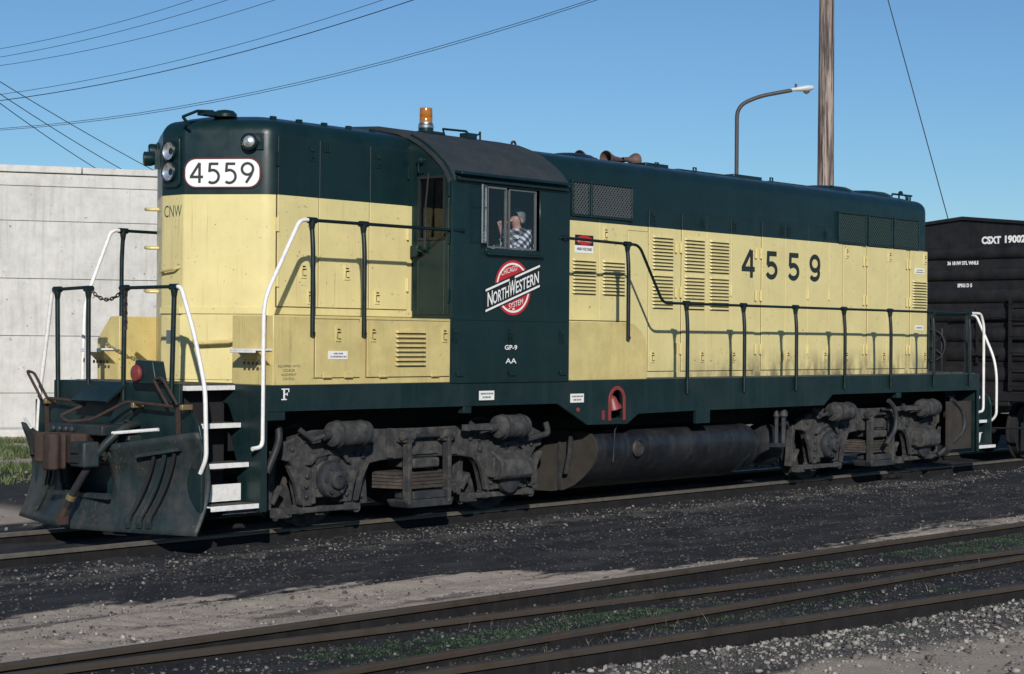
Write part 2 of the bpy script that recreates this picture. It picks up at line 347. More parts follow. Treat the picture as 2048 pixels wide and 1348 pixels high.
def masks(x, y):
    wob = (fbm(x*.6, y*1.6, 1.6, 3)-.47)*.55+(fbm(x, y*1.5, 7, 9)-.47)*.22
    yA = -5.64-.033*x; yB = -7.99-.128*x
    eu = edge_sand(x)+wob
    sand = sstep(.22, -.24, y-eu+(fbm(x*.7, y*5, 2.2, 90)-.47)*.7)*sstep(-.02, .2, y-yA+wob*.3)
    sand = sand*(1-.55*sstep(.50, .62, fbm(x*.45-y*.2, y*4.2, 1.7, 91)))*(.82+.18*sstep(.4,.6,fbm(x, y*2, 1.1, 92)))
    low = sstep(-.55, -.95, y-yB+wob*.8)
    sand = np.maximum(sand, low*(.08+.6*sstep(.48, .62, fbm(x, y, .8, 21)+.16*sstep(.6,1.6,yB-y))))
    sand = np.maximum(sand, sstep(1.6, 3.0, y+wob*2)*.8)
    sand = sand*(1-.12*sstep(.2,1.6,x))
    sand = np.maximum(sand, .8*sstep(1.0,4.0,x)*sstep(.9,.15,y-yA+wob*1.2)*sstep(-.02,.15,y-yA)*sstep(.40,.56,fbm(x*.8,y*2.5,2.4,93)))
    sand *= 1-.9*sstep(-1.2, .8, x)*sstep(-2.5, .0, y)*sstep(11, 9, y)  # sand thinned to dark soil: the locomotive's cast shadow put into ground colour
    sand *= 1-.35*sstep(1.5, 3.5, x)*sstep(-6.2, -5.2, y)*sstep(1.0, 0.0, y)*sstep(.45,.6,fbm(x,y,2,31)+.1)
    grav = sstep(.05, .2, yB-.02-y+wob*.3)*sstep(1.15, .5, yB-y+wob*.5)
    grav = np.maximum(grav, .5*sstep(-1.15,-1.4, y+wob*.4)*sstep(-2.3,-1.7, y+wob*.8)*sstep(.42,.6, fbm(x, y*2, 2.2, 77)))
    return sand, grav, wob
def gheight(x, y):
    h = G0+(fbm(x, y, .8, 40)-.47)*.05+(fbm(x, y, 6, 50, 5)-.47)*.028
    sand, grav, wob = masks(x, y)
    # tyre ruts and lug marks pressed into the dirt road
    for k, (c, wdt) in enumerate(((-3.15,.16),(-3.75,.2),(-4.75,.17),(-4.4,.16))):
        d = y-(c+.05*np.sin(x*.5+k)-.085*x*(1 if k < 2 else .7)); ins = np.exp(-(d/wdt)**2)
        h = h-.018*ins+.010*np.exp(-((np.abs(d)-1.7*wdt)/(.5*wdt))**2)+.009*ins*np.sin((x+d*1.2)*24+3*vnoise(x, y, 2, 8))*(vnoise(x, y, .9, 12+k) > .35)
    yA_ = -5.64-.033*x; yB_ = -7.99-.128*x
    h = h+.05*sstep(.0,-.25,y-yA_)*sstep(.0,.25,y-yB_)*sstep(14,9,np.abs(x))
    h = h+.02*grav*sstep(-7, -8, y)
    h = h+np.where(np.abs(y) < .72, .02, 0)
    return h
def axis(lo, hi, st, far):
    a = list(np.arange(lo, hi+1e-6, st)); s = st
    while a[-1] < far: s *= 1.28; a.append(a[-1]+s)
    s = st
    while a[0] > -far: s *= 1.28; a.insert(0, a[0]-s)
    return np.array(a)
gx = axis(-8.5, 12, .045, 600); gy = axis(-10.2, 2.0, .035, 600)
GX, GY = np.meshgrid(gx, gy, indexing='ij'); GZ = gheight(GX, GY)
fade = np.exp(-np.maximum(0, np.hypot(GX, GY)-40)/40); GZ = G0+(GZ-G0)*fade
nx, ny = GX.shape; co = np.stack([GX, GY, GZ], -1).reshape(-1, 3).astype(np.float32)
ii, jj = np.meshgrid(np.arange(nx-1), np.arange(ny-1), indexing='ij'); b0 = (ii*ny+jj).ravel()
quads = np.stack([b0, b0+ny, b0+ny+1, b0+1], -1).astype(np.int32)
def np_mesh(name, co, faces, mat, smooth=True):
    me = bpy.data.meshes.new(name); me.vertices.add(len(co)); me.vertices.foreach_set('co', np.ascontiguousarray(co, dtype=np.float32).ravel())
    k = faces.shape[1]; me.loops.add(faces.size); me.loops.foreach_set('vertex_index', faces.ravel().astype(np.int32))
    me.polygons.add(len(faces)); me.polygons.foreach_set('loop_start', np.arange(0, faces.size, k, dtype=np.int32))
    me.polygons.foreach_set('loop_total', np.full(len(faces), k, dtype=np.int32))
    if smooth: me.polygons.foreach_set('use_smooth', np.ones(len(faces), dtype=bool))
    me.update(calc_edges=True); me.materials.append(mat); return me
def ground_mat():
    mt = bpy.data.materials.new('yard_ground'); mt.use_nodes = True; nt = mt.node_tree; bs = nt.nodes['Principled BSDF']
    P = _n(nt, 'ShaderNodeNewGeometry').outputs['Position']; at = _n(nt, 'ShaderNodeAttribute', attribute_name='soil')
    s = _n(nt, 'ShaderNodeSeparateColor'); nt.links.new(at.outputs['Color'], s.inputs[0])
    n1 = noise(nt, P, 3.2, 8, .7); n2 = noise(nt, P, 45, 6, .75); n3 = noise(nt, P, 130, 3, .6)
    dark = mix(nt, ramp(nt, n1, .35, .65), (.011,.013,.017), (.027,.030,.037)); n4 = noise(nt, P, 1, 5, .6, (1.1, 3.2, 1)); dark = mix(nt, mul(nt, ramp(nt, n4, .46, .68), .7), dark, (.066,.065,.067))
    dark = mix(nt, ramp(nt, n3, .58, .70), dark, (.085,.082,.08)); dark = mix(nt, ramp(nt, n2, .55, .42), dark, mix(nt, .45, dark, (.004,.005,.007)))
    sand = mix(nt, ramp(nt, n1, .3, .7), (.34,.285,.235), (.49,.415,.345))
    sand = mix(nt, ramp(nt, n2, .35, .6), mix(nt, .35, sand, (.16,.13,.10)), sand)
    sand = mix(nt, ramp(nt, n3, .64, .74), sand, (.6,.52,.43))
    grav = mix(nt, ramp(nt, n2, .4, .62), (.03,.03,.031), (.19,.175,.155))
    # break the soil edges up with fine noise
    def edge(f, k=.5):
        ad = _n(nt, 'ShaderNodeMath', operation='MULTIPLY_ADD'); nt.links.new(n2, ad.inputs[0]); ad.inputs[1].default_value = k
        nt.links.new(f, ad.inputs[2]); return ramp(nt, ad.outputs[0], .38+k*.2, .68+k*.35)
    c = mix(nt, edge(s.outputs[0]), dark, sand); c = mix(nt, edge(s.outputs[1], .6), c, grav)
    nt.links.new(c, bs.inputs['Base Color']); bs.inputs['Roughness'].default_value = .95; bs.inputs['Specular IOR Level'].default_value = .2
    b = _n(nt, 'ShaderNodeBump'); b.inputs['Strength'].default_value = 1.0; b.inputs['Distance'].default_value = .02
    nb = noise(nt, P, 38, 8, .75); nt.links.new(nb, b.inputs['Height']); nt.links.new(b.outputs[0], bs.inputs['Normal']); return mt
M_ground = ground_mat()
gme = np_mesh('ground', co, quads, M_ground)
sa, gr, _ = masks(GX, GY); att = gme.color_attributes.new('soil', 'FLOAT_COLOR', 'POINT')  # sand channel also carries the shade painted in beyond the locomotive
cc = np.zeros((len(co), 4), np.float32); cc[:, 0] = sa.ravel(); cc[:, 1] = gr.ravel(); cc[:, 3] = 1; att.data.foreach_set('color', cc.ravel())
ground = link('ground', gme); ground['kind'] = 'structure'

# ---- stones
def ico():
    p = (1+5**.5)/2
    v = np.array([(-1,p,0),(1,p,0),(-1,-p,0),(1,-p,0),(0,-1,p),(0,1,p),(0,-1,-p),(0,1,-p),(p,0,-1),(p,0,1),(-p,0,-1),(-p,0,1)], float); v /= np.linalg.norm(v[0])
    f = np.array([(0,11,5),(0,5,1),(0,1,7),(0,7,10),(0,10,11),(1,5,9),(5,11,4),(11,10,2),(10,7,6),(7,1,8),(3,9,4),(3,4,2),(3,2,6),(3,6,8),(3,8,9),(4,9,5),(2,4,11),(6,2,10),(8,6,7),(9,8,1)])
    return v, f
def stones(name, xs, ys, sz, mat, label, sink=.35):
    v, f = ico(); n = len(xs); zs = gheight(xs, ys)
    J = v[None]*(1+rng.uniform(-.42, .38, (n, 12, 1))); sc = sz[:, None, None]*rng.uniform(.5, 1.35, (n, 1, 3)); J = J*sc
    th = rng.uniform(0, 6.28, n); c, s = np.cos(th)[:, None], np.sin(th)[:, None]
    X = J[..., 0]*c-J[..., 1]*s+xs[:, None]; Y = J[..., 0]*s+J[..., 1]*c+ys[:, None]; Z = J[..., 2]*.75+zs[:, None]+(sz*sink)[:, None]
    me = np_mesh(name, np.stack([X, Y, Z], -1).reshape(-1, 3), (f[None]+(np.arange(n)*12)[:, None, None]).reshape(-1, 3), mat, False)
    o = link(name, me); o['kind'] = 'stuff'; o['label'] = label; o['category'] = 'gravel'; return o
def stone_mat(name, a, b):
    mt = bpy.data.materials.new(name); mt.use_nodes = True; nt = mt.node_tree; bs = nt.nodes['Principled BSDF']
    P = _n(nt, 'ShaderNodeNewGeometry'); rnd = P.outputs['Random Per Island']
    c = mix(nt, rnd, a, b); c = mix(nt, ramp(nt, noise(nt, P.outputs['Position'], 60, 3), .4, .65), mix(nt, .5, c, (.06,.05,.045)), c)
    nt.links.new(c, bs.inputs['Base Color']); bs.inputs['Roughness'].default_value = .9; return mt
M_stone = stone_mat('limestone_gravel', (.045,.043,.042), (.42,.39,.35)); M_stoned = stone_mat('dull_stone', (.02,.02,.021), (.25,.23,.21))
def scatter(n, x0, x1, y0, y1, keep):
    X = rng.uniform(x0, x1, n); Y = rng.uniform(y0, y1, n); k = rng.random(n) < keep(X, Y); return X[k], Y[k]
yB = lambda x: -7.99-.128*x
yA = lambda x: -5.64-.033*x
X, Y = scatter(27000, -7, 4, -10, -7.2, lambda x, y: sstep(.08,.2,yB(x)-y)*sstep(1.25,.45,yB(x)-y+(fbm(x,y,2.5,61)-.47)*1.0)*(fbm(x,y,4,62) > .33))
stones('gravel_strip', X, Y, rng.gamma(1.8, .0047, len(X)).clip(.002, .027), M_stone, 'strip of pale crushed stone along the nearest rail', .4)
X, Y = scatter(26000, -8, 16, -2.6, -.85, lambda x, y: .42*np.exp(-((y+1.45+(fbm(x,y,.9,63)-.47)*.9)/.22)**2)+.05)
stones('ballast', X, Y, rng.gamma(2.0, .0037, len(X)).clip(.002, .02), M_stoned, 'loose ballast stones beside the locomotive track', .35)
X, Y = scatter(42000, -8, 9, -5.75, -2.6, lambda x, y: masks(x, y)[0]*(.10+.5*np.exp(-((y-yA(x)-.25)/.2)**2)+.5*(fbm(x,y,2,64) > .56)))
X2, Y2 = scatter(9000, 0, 12, -5.95, -4.4, lambda x, y: .9*np.exp(-((y-yA(x)-.3)/.22)**2)*(y > yA(x)+.07)); X = np.r_[X, X2]; Y = np.r_[Y, Y2]
stones('pebbles', X, Y, rng.gamma(2.0, .0032, len(X)).clip(.002, .02), M_stone, 'small pebbles strewn over the sandy strip between tracks', .3)
M_cinder = stone_mat('cinder', (.010,.011,.013), (.085,.082,.080))
X, Y = scatter(60000, -7.5, 12, -8.2, -.9, lambda x, y: (1-masks(x, y)[0])*(.25+.75*(fbm(x,y,2.2,68) > .47)))
stones('cinders', X, Y, rng.gamma(2.0, .0032, len(X)).clip(.002, .016), M_cinder, 'dark cinders and grit covering the soil between the tracks', .25)
X, Y = scatter(14000, -7, 9, -8.4, -5.6, lambda x, y: .10+.7*((fbm(x,y,1.6,66) > .62)))
stones('track_stones', X, Y, rng.gamma(2.0, .0035, len(X)).clip(.002, .018), M_stoned, 'sparse stones between the rusty foreground rails', .3)
X, Y = scatter(9000, -8, 4, -11, -8.3, lambda x, y: .5*sstep(.6,1.0,yB(x)-y))
stones('roadside_stones', X, Y, rng.gamma(2.2, .005, len(X)).clip(.004, .03), M_stone, 'scattered pale stones on the dirt in the near right corner', .3)
X, Y = scatter(7000, -6, 14, 1.2, 9, lambda x, y: .5*(fbm(x,y,1.2,67) > .5)+.1)
stones('far_stones', X, Y, rng.gamma(2.2, .008, len(X)).clip(.004, .05), M_stoned, 'stones on the bare dirt beyond the locomotive track', .3)

# ---- weeds and grass
def leaf_mat(name, a, b):
    mt = bpy.data.materials.new(name); mt.use_nodes = True; nt = mt.node_tree; bs = nt.nodes['Principled BSDF']
    g = _n(nt, 'ShaderNodeNewGeometry'); c = mix(nt, g.outputs['Random Per Island'], a, b); nt.links.new(c, bs.inputs['Base Color'])
    bs.inputs['Roughness'].default_value = .6; bs.inputs['Specular IOR Level'].default_value = .3; return mt
M_weed = leaf_mat('weed_leaf', (.014,.036,.017), (.045,.085,.036)); M_grass = leaf_mat('grass_blade', (.025,.055,.015), (.12,.14,.055))
M_dry = leaf_mat('dry_stem', (.10,.08,.06), (.22,.18,.13))
def blades(name, xs, ys, hmin, hmax, wd, lean, mat, label, cat='weeds'):
    n = len(xs); z = gheight(xs, ys)-.01; h = rng.uniform(hmin, hmax, n); th = rng.uniform(0, 6.28, n); ph = rng.uniform(0, 6.28, n); L = rng.uniform(.2, 1, n)*lean*h
    w_ = wd*rng.uniform(.6, 1.4, n); cx, sx = np.cos(th)*w_, np.sin(th)*w_; lx, ly = np.cos(ph)*L, np.sin(ph)*L
    P = np.stack([np.stack([xs-cx, ys-sx, z], -1), np.stack([xs+cx, ys+sx, z], -1),
                  np.stack([xs+cx*1.2+lx*.5, ys+sx*1.2+ly*.5, z+h*.6], -1), np.stack([xs+lx, ys+ly, z+h], -1), np.stack([xs-cx*1.2+lx*.5, ys-sx*1.2+ly*.5, z+h*.6], -1)], 1)
    F = np.array([(0,1,2,4),(4,2,3,3)]); tri = np.array([(0,1,2),(0,2,4),(4,2,3)])
    me = np_mesh(name, P.reshape(-1, 3), (tri[None]+(np.arange(n)*5)[:, None, None]).reshape(-1, 3), mat, False)
    o = link(name, me); o['kind'] = 'stuff'; o['label'] = label; o['category'] = cat; return o
def clumps(cx, cy, n, rad):
    i = rng.integers(0, len(cx), n); return cx[i]+rng.normal(0, rad, n), cy[i]+rng.normal(0, rad*.7, n)
cx, cy = scatter(3000, -6.5, 8, -8.3, -5.8, lambda x, y: .8*(fbm(x*.8,y*1.3,1.5,70) > .50)*(np.abs(y-yA(x)) > .12)*(np.abs(y-yB(x)) > .12))
x3, y3 = scatter(900, -4.9, -1.6, -7.2, -5.9, lambda x, y: .8*(y < -6.55-.128*x-.15)*(y > yA(x)-1.505+.15)); cx = np.r_[cx, x3]; cy = np.r_[cy, y3]
x2, y2 = scatter(700, 2.5, 9, -6.9, -5.8, lambda x, y: .8*(y < yA(x)-.15))
cx = np.r_[cx, x2]; cy = np.r_[cy, y2]
X, Y = clumps(cx, cy, 42000, .045)
blades('track_weeds', X, Y, .006, .026, .0035, 1.4, M_weed, 'low green weeds growing between the foreground rails')
X, Y = scatter(500, -4.2, 6, -7.6, -5.9, lambda x, y: .5*(fbm(x,y,.8,71) > .55)); X, Y = clumps(X, Y, 160, .05)
blades('dry_stems', X, Y, .03, .11, .0012, .8, M_dry, 'thin dry weed stems standing between the foreground rails')
X, Y = scatter(120000, -4, 14, 4.2, 15.8, lambda x, y: .9*((fbm(x,y,.55,72)+.08*sstep(6,8,y)-.3*sstep(4.9,4.2,y)-.25*np.exp(-((y-6.6)/.8)**2)) > .49)*(.35+.65*(fbm(x,y,3,73) > .45)))
blades('grass_patch', X, Y, .04, .16, .008, .7, M_grass, 'green grass growing on the strip below the concrete wall', 'grass')

# ---- tracks
M_railtop = mk('rail_rust', (.068,.049,.033), .6, spec=.4, var=.5, vscale=4, dirt=(.030,.029,.030), dirt_amt=.9, dscale=4)
M_railweb = mk('rail_web', (.016,.0145,.015), .85, spec=.2, var=.4, vscale=6, streak=.35, streak_col=(.038,.032,.028), bump=.2, bscale=60)
M_railuse = mk('rail_worn', (.15,.135,.11), .45, metal=.3, var=.3, vscale=12, dirt=(.12,.09,.065), dirt_amt=.5, dscale=10)
PROF = [(-.07,-.172),(.07,-.172),(.07,-.158),(.012,-.14),(.01,-.05),(.036,-.036),(.037,-.008),(.028,0),(-.028,0),(-.037,-.008),(-.036,-.036),(-.01,-.05),(-.012,-.14),(-.07,-.158)]
def rail(parent, pts, top, joints=()):
    mb = MB(); n = len(PROF); P = [Vector((x, y, 0)) for x, y in pts]; vs = []
    for i, p in enumerate(P):
        t = (P[min(i+1, len(P)-1)]-P[max(i-1, 0)]).normalized(); nn = Vector((-t.y, t.x, 0))
        vs += [p+nn*a+Vector((0,0,b)) for a, b in PROF]
    o = len(mb.v)
    for i in range(len(P)-1):
        for k in range(n):
            mb.mat(0 if k in (5,6,7,8,9) else 1); mb.add([vs[i*n+k], vs[i*n+(k+1) % n], vs[(i+1)*n+(k+1) % n], vs[(i+1)*n+k]], [(0,1,2,3)])
    r = mb.build('rail', [top, M_railweb], parent, smooth=0)
    for jx, s in joints:
        jy = np.interp(jx, [p[0] for p in pts], [p[1] for p in pts]); sl_ = (pts[-1][1]-pts[0][1])/(pts[-1][0]-pts[0][0])
        jb = MB(); jb.bar((jx-.33, jy-.33*sl_+s*.042, -.075), (jx+.33, jy+.33*sl_+s*.042, -.075), .03, .07)
        for k in range(-2, 3):
            if k: jb.cyl((jx+k*.13, jy+k*.13*sl_+s*.055, -.075), (jx+k*.13, jy+k*.13*sl_+s*.085, -.075), .016, n=6)
        jb.build('joint_bar', M_railweb, r)
def track(label, lines, top, joints):
    t = thing('railway_track', label, 'track'); t['kind'] = 'structure'
    for (pts, j) in zip(lines, joints): rail(t, pts, top, j)
    return t
xs = [-90, -40, -20]+list(range(-10, 18, 2))+[30, 60, 140]
track('track with worn rails under the locomotive', [[(x, -.755) for x in xs], [(x, .755) for x in xs]], M_railuse, [[(11.9, -1)], []])
track('straight rusty track in front of the locomotive', [[(x, yA(x)) for x in (-60,-10,-5,0,5,10,60)], [(x, yA(x)-1.505) for x in (-60,-10,-5,0,5,10,60)]], M_railtop, [[(8.0,-1)], [(-3.2,-1)]])
bx_ = [-14,-10,-8,-7,-6,-5,-4,-2,0,2,4,8,14,60]
track('rusty diverging track nearest the viewer', [[(x, -6.55-.128*x-(.035*(-6.0-x)**1.6 if x < -6 else 0)) for x in bx_], [(x, -8.0-.128*x-(.035*(-6.0-x)**1.6 if x < -6 else 0)) for x in bx_]], M_railtop, [[(-1.8,-1)], []])

# ---- concrete wall
def add_pits(mt):
    nt = mt.node_tree; bs = nt.nodes['Principled BSDF']; src = bs.inputs['Base Color'].links[0].from_socket; P = _n(nt, 'ShaderNodeNewGeometry').outputs['Position']
    c = mix(nt, mul(nt, ramp(nt, noise(nt, P, 9, 2, .5), .70, .76), .8), src, (.16,.14,.12)); c = mix(nt, mul(nt, ramp(nt, noise(nt, P, 1, 3, .6, (3, 3, .35)), .64, .74), .35), c, (.22,.17,.13)); nt.links.new(c, bs.inputs['Base Color'])
M_conc = mk('wall_concrete', (.56,.548,.515), .9, spec=.2, var=.16, vscale=1.2, streak=.3, streak_col=(.24,.21,.18), dirt=(.30,.27,.24), dirt_amt=.28, dscale=5, bump=.4, bscale=30)
add_pits(M_conc)
wdir = Vector((.859, -.511, 0)).normalized(); wn_ = Vector((-wdir.y, wdir.x, 0))
W0 = Vector((9.02, 18.49, 0)); wall = thing('concrete_wall', 'pale weathered concrete wall of large panels at far left behind the grass', 'wall', W0)
core = MB(); L0, L1 = -16, 15
def wp(t, d, z): return W0+wdir*t+wn_*d+Vector((0,0,z))
core.add([wp(L0,.05,-.4), wp(L1,.05,-.4), wp(L1,.5,-.4), wp(L0,.5,-.4), wp(L0,.05,5.37), wp(L1,.05,5.37), wp(L1,.5,5.37), wp(L0,.5,5.37)], [(0,3,2,1),(4,5,6,7),(0,1,5,4),(1,2,6,5),(2,3,7,6),(3,0,4,7)])
core.build('wall_core', M_conc, wall)
zc = [-.3, .75, 1.95, 3.15, 4.36, 5.09, 5.36]; g_ = .006
for r_ in range(len(zc)-1):
    t = L0+(r_ % 3)*2.1-4
    while t < L1:
        t2 = t+40; a_ = max(t, L0)+g_; b_ = min(t2, L1)-g_
        if b_ > a_:
            dv = random.uniform(-.012, .012); pb = MB()
            pb.add([wp(a_,dv-.03,zc[r_]+g_), wp(b_,dv-.03,zc[r_]+g_), wp(b_,.049,zc[r_]+g_), wp(a_,.049,zc[r_]+g_), wp(a_,dv-.03,zc[r_+1]-g_), wp(b_,dv-.03,zc[r_+1]-g_), wp(b_,.049,zc[r_+1]-g_), wp(a_,.049,zc[r_+1]-g_)], [(0,3,2,1),(4,5,6,7),(0,1,5,4),(1,2,6,5),(2,3,7,6),(3,0,4,7)])
            pb.build('panel', M_conc, wall, bevel=.004, seg=1)
        t = t2
cp = MB(); t = L0
while t < L1-.1:
    t2 = min(t+random.uniform(1.5, 2.6), L1); h = 5.53+random.uniform(-.025, .03)
    cp.add([wp(t+.01,-.09,5.375), wp(t2-.01,-.09,5.375), wp(t2-.01,.55,5.375), wp(t+.01,.55,5.375), wp(t+.01,-.07,h), wp(t2-.01,-.07,h), wp(t2-.01,.55,h), wp(t+.01,.55,h)], [(0,3,2,1),(4,5,6,7),(0,1,5,4),(1,2,6,5),(2,3,7,6),(3,0,4,7)])
    cp.build('coping', M_conc, wall, bevel=.015); cp = MB(); t = t2
kb = MB(); kb.add([wp(L0,-.75,-.3), wp(L1,-.75,-.3), wp(L1,-.05,-.3), wp(L0,-.05,-.3), wp(L0,-.75,.02), wp(L1,-.75,.02), wp(L1,-.05,.04), wp(L0,-.05,.04)], [(0,3,2,1),(4,5,6,7),(0,1,5,4),(1,2,6,5),(2,3,7,6),(3,0,4,7)])
kb.build('footing', M_conc, wall, bevel=.03)
for t, z in ((-.35, .45), (3.2, 1.2), (-2.6, 2.6)):
    hb = MB(); hb.lathe([(.055,0),(.07,.03)], wp(t,-.045,z), wn_, 12); hb.build('drain_hole', M_dark, wall)

# ---- wooden pole with guy wire
def wood_mat():
    mt = bpy.data.materials.new('weathered_wood'); mt.use_nodes = True; nt = mt.node_tree; bs = nt.nodes['Principled BSDF']
    P = _n(nt, 'ShaderNodeNewGeometry').outputs['Position']; a = noise(nt, P, 1, 6, .65, (22, 22, .8)); b = noise(nt, P, 1, 4, .6, (60, 60, 2.0)); d = noise(nt, P, 1.0, 4, .6, (7,7,.5))
    c = mix(nt, ramp(nt, a, .42, .58), (.05,.038,.034), (.37,.29,.25)); c = mix(nt, ramp(nt, b, .55, .66), c, (.045,.038,.035)); c = mix(nt, ramp(nt, d, .55, .68), c, (.04,.035,.033))
    nt.links.new(c, bs.inputs['Base Color']); bs.inputs['Roughness'].default_value = .9
    bu = _n(nt, 'ShaderNodeBump'); bu.inputs['Strength'].default_value = .8; bu.inputs['Distance'].default_value = .02; nt.links.new(a, bu.inputs['Height']); nt.links.new(bu.outputs[0], bs.inputs['Normal']); return mt
pb_ = Vector((18.52, 4.44, 0)); pole = thing('utility_pole', 'tall weathered wooden pole rising behind the locomotive hood', 'pole', pb_)
mb = MB(); mb.lathe([(.18,-.5),(.172,3),(.155,7),(.138,11),(.125,13.4)], pb_, (0,0,1), 18); mb.build('pole_shaft', wood_mat(), pole)
mb = MB(); mb.tube([(18.52,4.36,12.9), (19.31,3.53,8.7), (20.13,2.62,4.37), (20.98,1.69,-.2)], .011, 6); mb.build('guy_wire', M_cable, pole)
mb = MB(); mb.lathe([(.142,0),(.142,.08)], (18.52,4.44,12.86), (0,0,1), 18); mb.build('guy_band', M_rust, pole)

# ---- street lamp
lb = Vector((44.0, 23.92, 0)); lamp = thing('street_lamp', 'curved-arm street lamp with pale grey head left of the wooden pole', 'street lamp', lb)
path = fillet([(44,23.92,-.2),(44,23.92,10.75),(44.5,23.3,11.12),(45.33,22.38,11.36)], 1.3, 8)
mb = MB(); mb.tube(path, .075, 10); mb.build('pole_arm', M_pole_st, lamp)
d_ = Vector((.62,-.72,.10)).normalized(); u_ = Vector((0,0,1)); s_ = d_.cross(u_).normalized(); hb = MB(); prof = [(-.12,.05,.05),(.1,.08,.07),(.35,.14,.10),(.6,.16,.12),(.78,.12,.08),(.84,.03,.02)]; N = 12; vs = []
for t, wd_, hh in prof:
    c_ = Vector(path[-1])+d_*t+Vector((0,0,.02))
    for k in range(N): vs.append(c_+s_*wd_*math.cos(2*math.pi*k/N)+u_*hh*(math.sin(2*math.pi*k/N)))
hb.add(vs, [(i*N+k, i*N+(k+1) % N, (i+1)*N+(k+1) % N, (i+1)*N+k) for i in range(len(prof)-1) for k in range(N)]+[tuple(range(N)), tuple(range((len(prof)-1)*N, len(prof)*N))])
head = hb.build('lamp_head', M_lampgrey, lamp)
mb = MB(); mb.lathe([(.13,0),(.12,.05),(.05,.11)], Vector(path[-1])+d_*.55+Vector((0,0,-.08)), (0,0,-1), 14); mb.build('lens', M_alu, head)
mb = MB(); mb.cyl(Vector(path[-1])+d_*.15+Vector((0,0,.08)), Vector(path[-1])+d_*.15+Vector((0,0,.22)), .045, n=10); mb.build('photocell', M_pole_st, head)

# ---- overhead wires
def wire(label, a, b, sag, r=.011):
    a = Vector(a); b = Vector(b); d = b-a; a2 = a-d*.35; b2 = b+d*.5; pts = []
    for i in range(49):
        t = -1.2+3.4*i/48; pts.append(a+d*t-Vector((0,0,1))*sag*4*t*(1-t))
    o = MB().tube(pts, r, 5).build('power_line', M_cable); tag(o, label, 'wire', 'overhead wires'); return o
for lab, pa, pb, sg, rr_ in (
    ('topmost of the thin wires crossing the upper left sky', (21.35, 37.59, 11.4), (22.58, 29.18, 12.2), 0.12, 0.009),
    ('second thin wire from the top in the upper left sky', (21.36, 37.59, 11.13), (22.73, 27.73, 12.05), 0.14, 0.009),
    ('third thin wire from the top in the upper left sky', (21.36, 37.59, 10.85), (22.91, 25.8, 11.85), 0.2, 0.009),
    ('upper of the close pair of wires meeting the top edge left of centre', (21.36, 37.58, 9.9), (23.17, 21.6, 11.39), 0.3, 0.009),
    ('darker lower wire of the close pair meeting the top edge left of centre', (21.37, 37.58, 9.7), (23.21, 20.45, 11.26), 0.33, 0.014),
    ('upper strand of the lowest long wire rising past the amber beacon', (21.37, 37.58, 8.78), (23.1, 14.13, 10.5), 0.55, 0.009),
    ('lower strand of the lowest long wire rising past the amber beacon', (21.37, 37.58, 8.73), (23.09, 13.92, 10.47), 0.57, 0.009),
    ('upper wire sloping down to the right behind the concrete wall', (16.83, 30.62, 9.2), (25.99, 35.36, 7.61), 0.05, 0.013),
    ('middle wire sloping down to the right behind the concrete wall', (16.84, 30.62, 8.85), (25.37, 36.06, 7.55), 0.05, 0.013),
    ('lower wire sloping down to the right behind the concrete wall', (16.84, 30.61, 8.58), (24.81, 36.7, 7.55), 0.05, 0.013),
    ): wire(lab, pa, pb, sg, rr_)

# ================================================================== LOCOMOTIVE
LOCO = thing('locomotive', 'green and yellow diesel switcher locomotive numbered 4559 with high short hood and plow', 'locomotive', (6.096, 0, 0))
YH = .92
def inset(poly, offs, r, n=5):
    """offset each edge of a convex CCW polygon inwards, then round the corners flagged with radius > 0"""
    N = len(poly); lines = []
    for i in range(N):
        p = Vector(poly[i]); q = Vector(poly[(i+1) % N]); d = (q-p).normalized(); nn = Vector((-d.y, d.x)); lines.append((p+nn*offs[i], d))
    V = []
    for i in range(N):
        (p, d), (q, e) = lines[i-1], lines[i]; k = d.x*e.y-d.y*e.x; t = ((q-p).x*e.y-(q-p).y*e.x)/k; V.append(p+d*t)
    out = []
    for i in range(N):
        if r[i] <= 0: out.append(V[i]); continue
        a = (V[i-1]-V[i]); b = (V[(i+1) % N]-V[i]); dd = min(r[i], a.length*.45, b.length*.45); p0 = V[i]+a.normalized()*dd; p2 = V[i]+b.normalized()*dd
        for k in range(n+1): t = k/n; out.append(p0*(1-t)**2+V[i]*2*t*(1-t)+p2*t*t)
    return out
def hood_body(name, plan, rads, open_edge, z0, ztop, rr):
    mb = MB(); rings = []
    def ring(d, z):
        o = [0 if i == open_edge else d for i in range(len(plan))]; rings.append([(p.x, p.y, z) for p in inset(plan, o, rads)])
    ring(0, z0); ring(0, 2.9); ring(0, ZS-.002); ring(0, ZS+.002); ring(0, ztop-rr)
    for k in range(1, 7): a = R(15*k); ring(rr*(1-math.cos(a)), ztop-rr+rr*math.sin(a))
    ring(rr+.12, ztop+.035); ring(rr+.27, ztop+.065)
    n = len(rings[0]); vs = [p for r_ in rings for p in r_]
    fs = [(k*n+i, k*n+(i+1) % n, (k+1)*n+(i+1) % n, (k+1)*n+i) for k in range(len(rings)-1) for i in range(n)]+[tuple(range((len(rings)-1)*n, len(rings)*n))]
    mb.add(vs, fs); return mb.build(name, M_hood, LOCO, smooth=32)
# plans run counter-clockwise
SH = [(1.43,.92),(-.55,.92),(-1.06,.17),(-1.06,-.17),(-.55,-.92),(1.43,-.92)]
short_hood = hood_body('short_hood', SH, [0,.12,.02,.02,.12,0], 5, 1.45, 4.105, .16)
LH = [(3.36,-.92),(12.75,-.92),(13.25,-.2),(13.25,.2),(12.75,.92),(3.36,.92)]
long_hood = hood_body('long_hood', LH, [0,.12,.02,.02,.12,0], 5, 1.45, 4.115, .17)

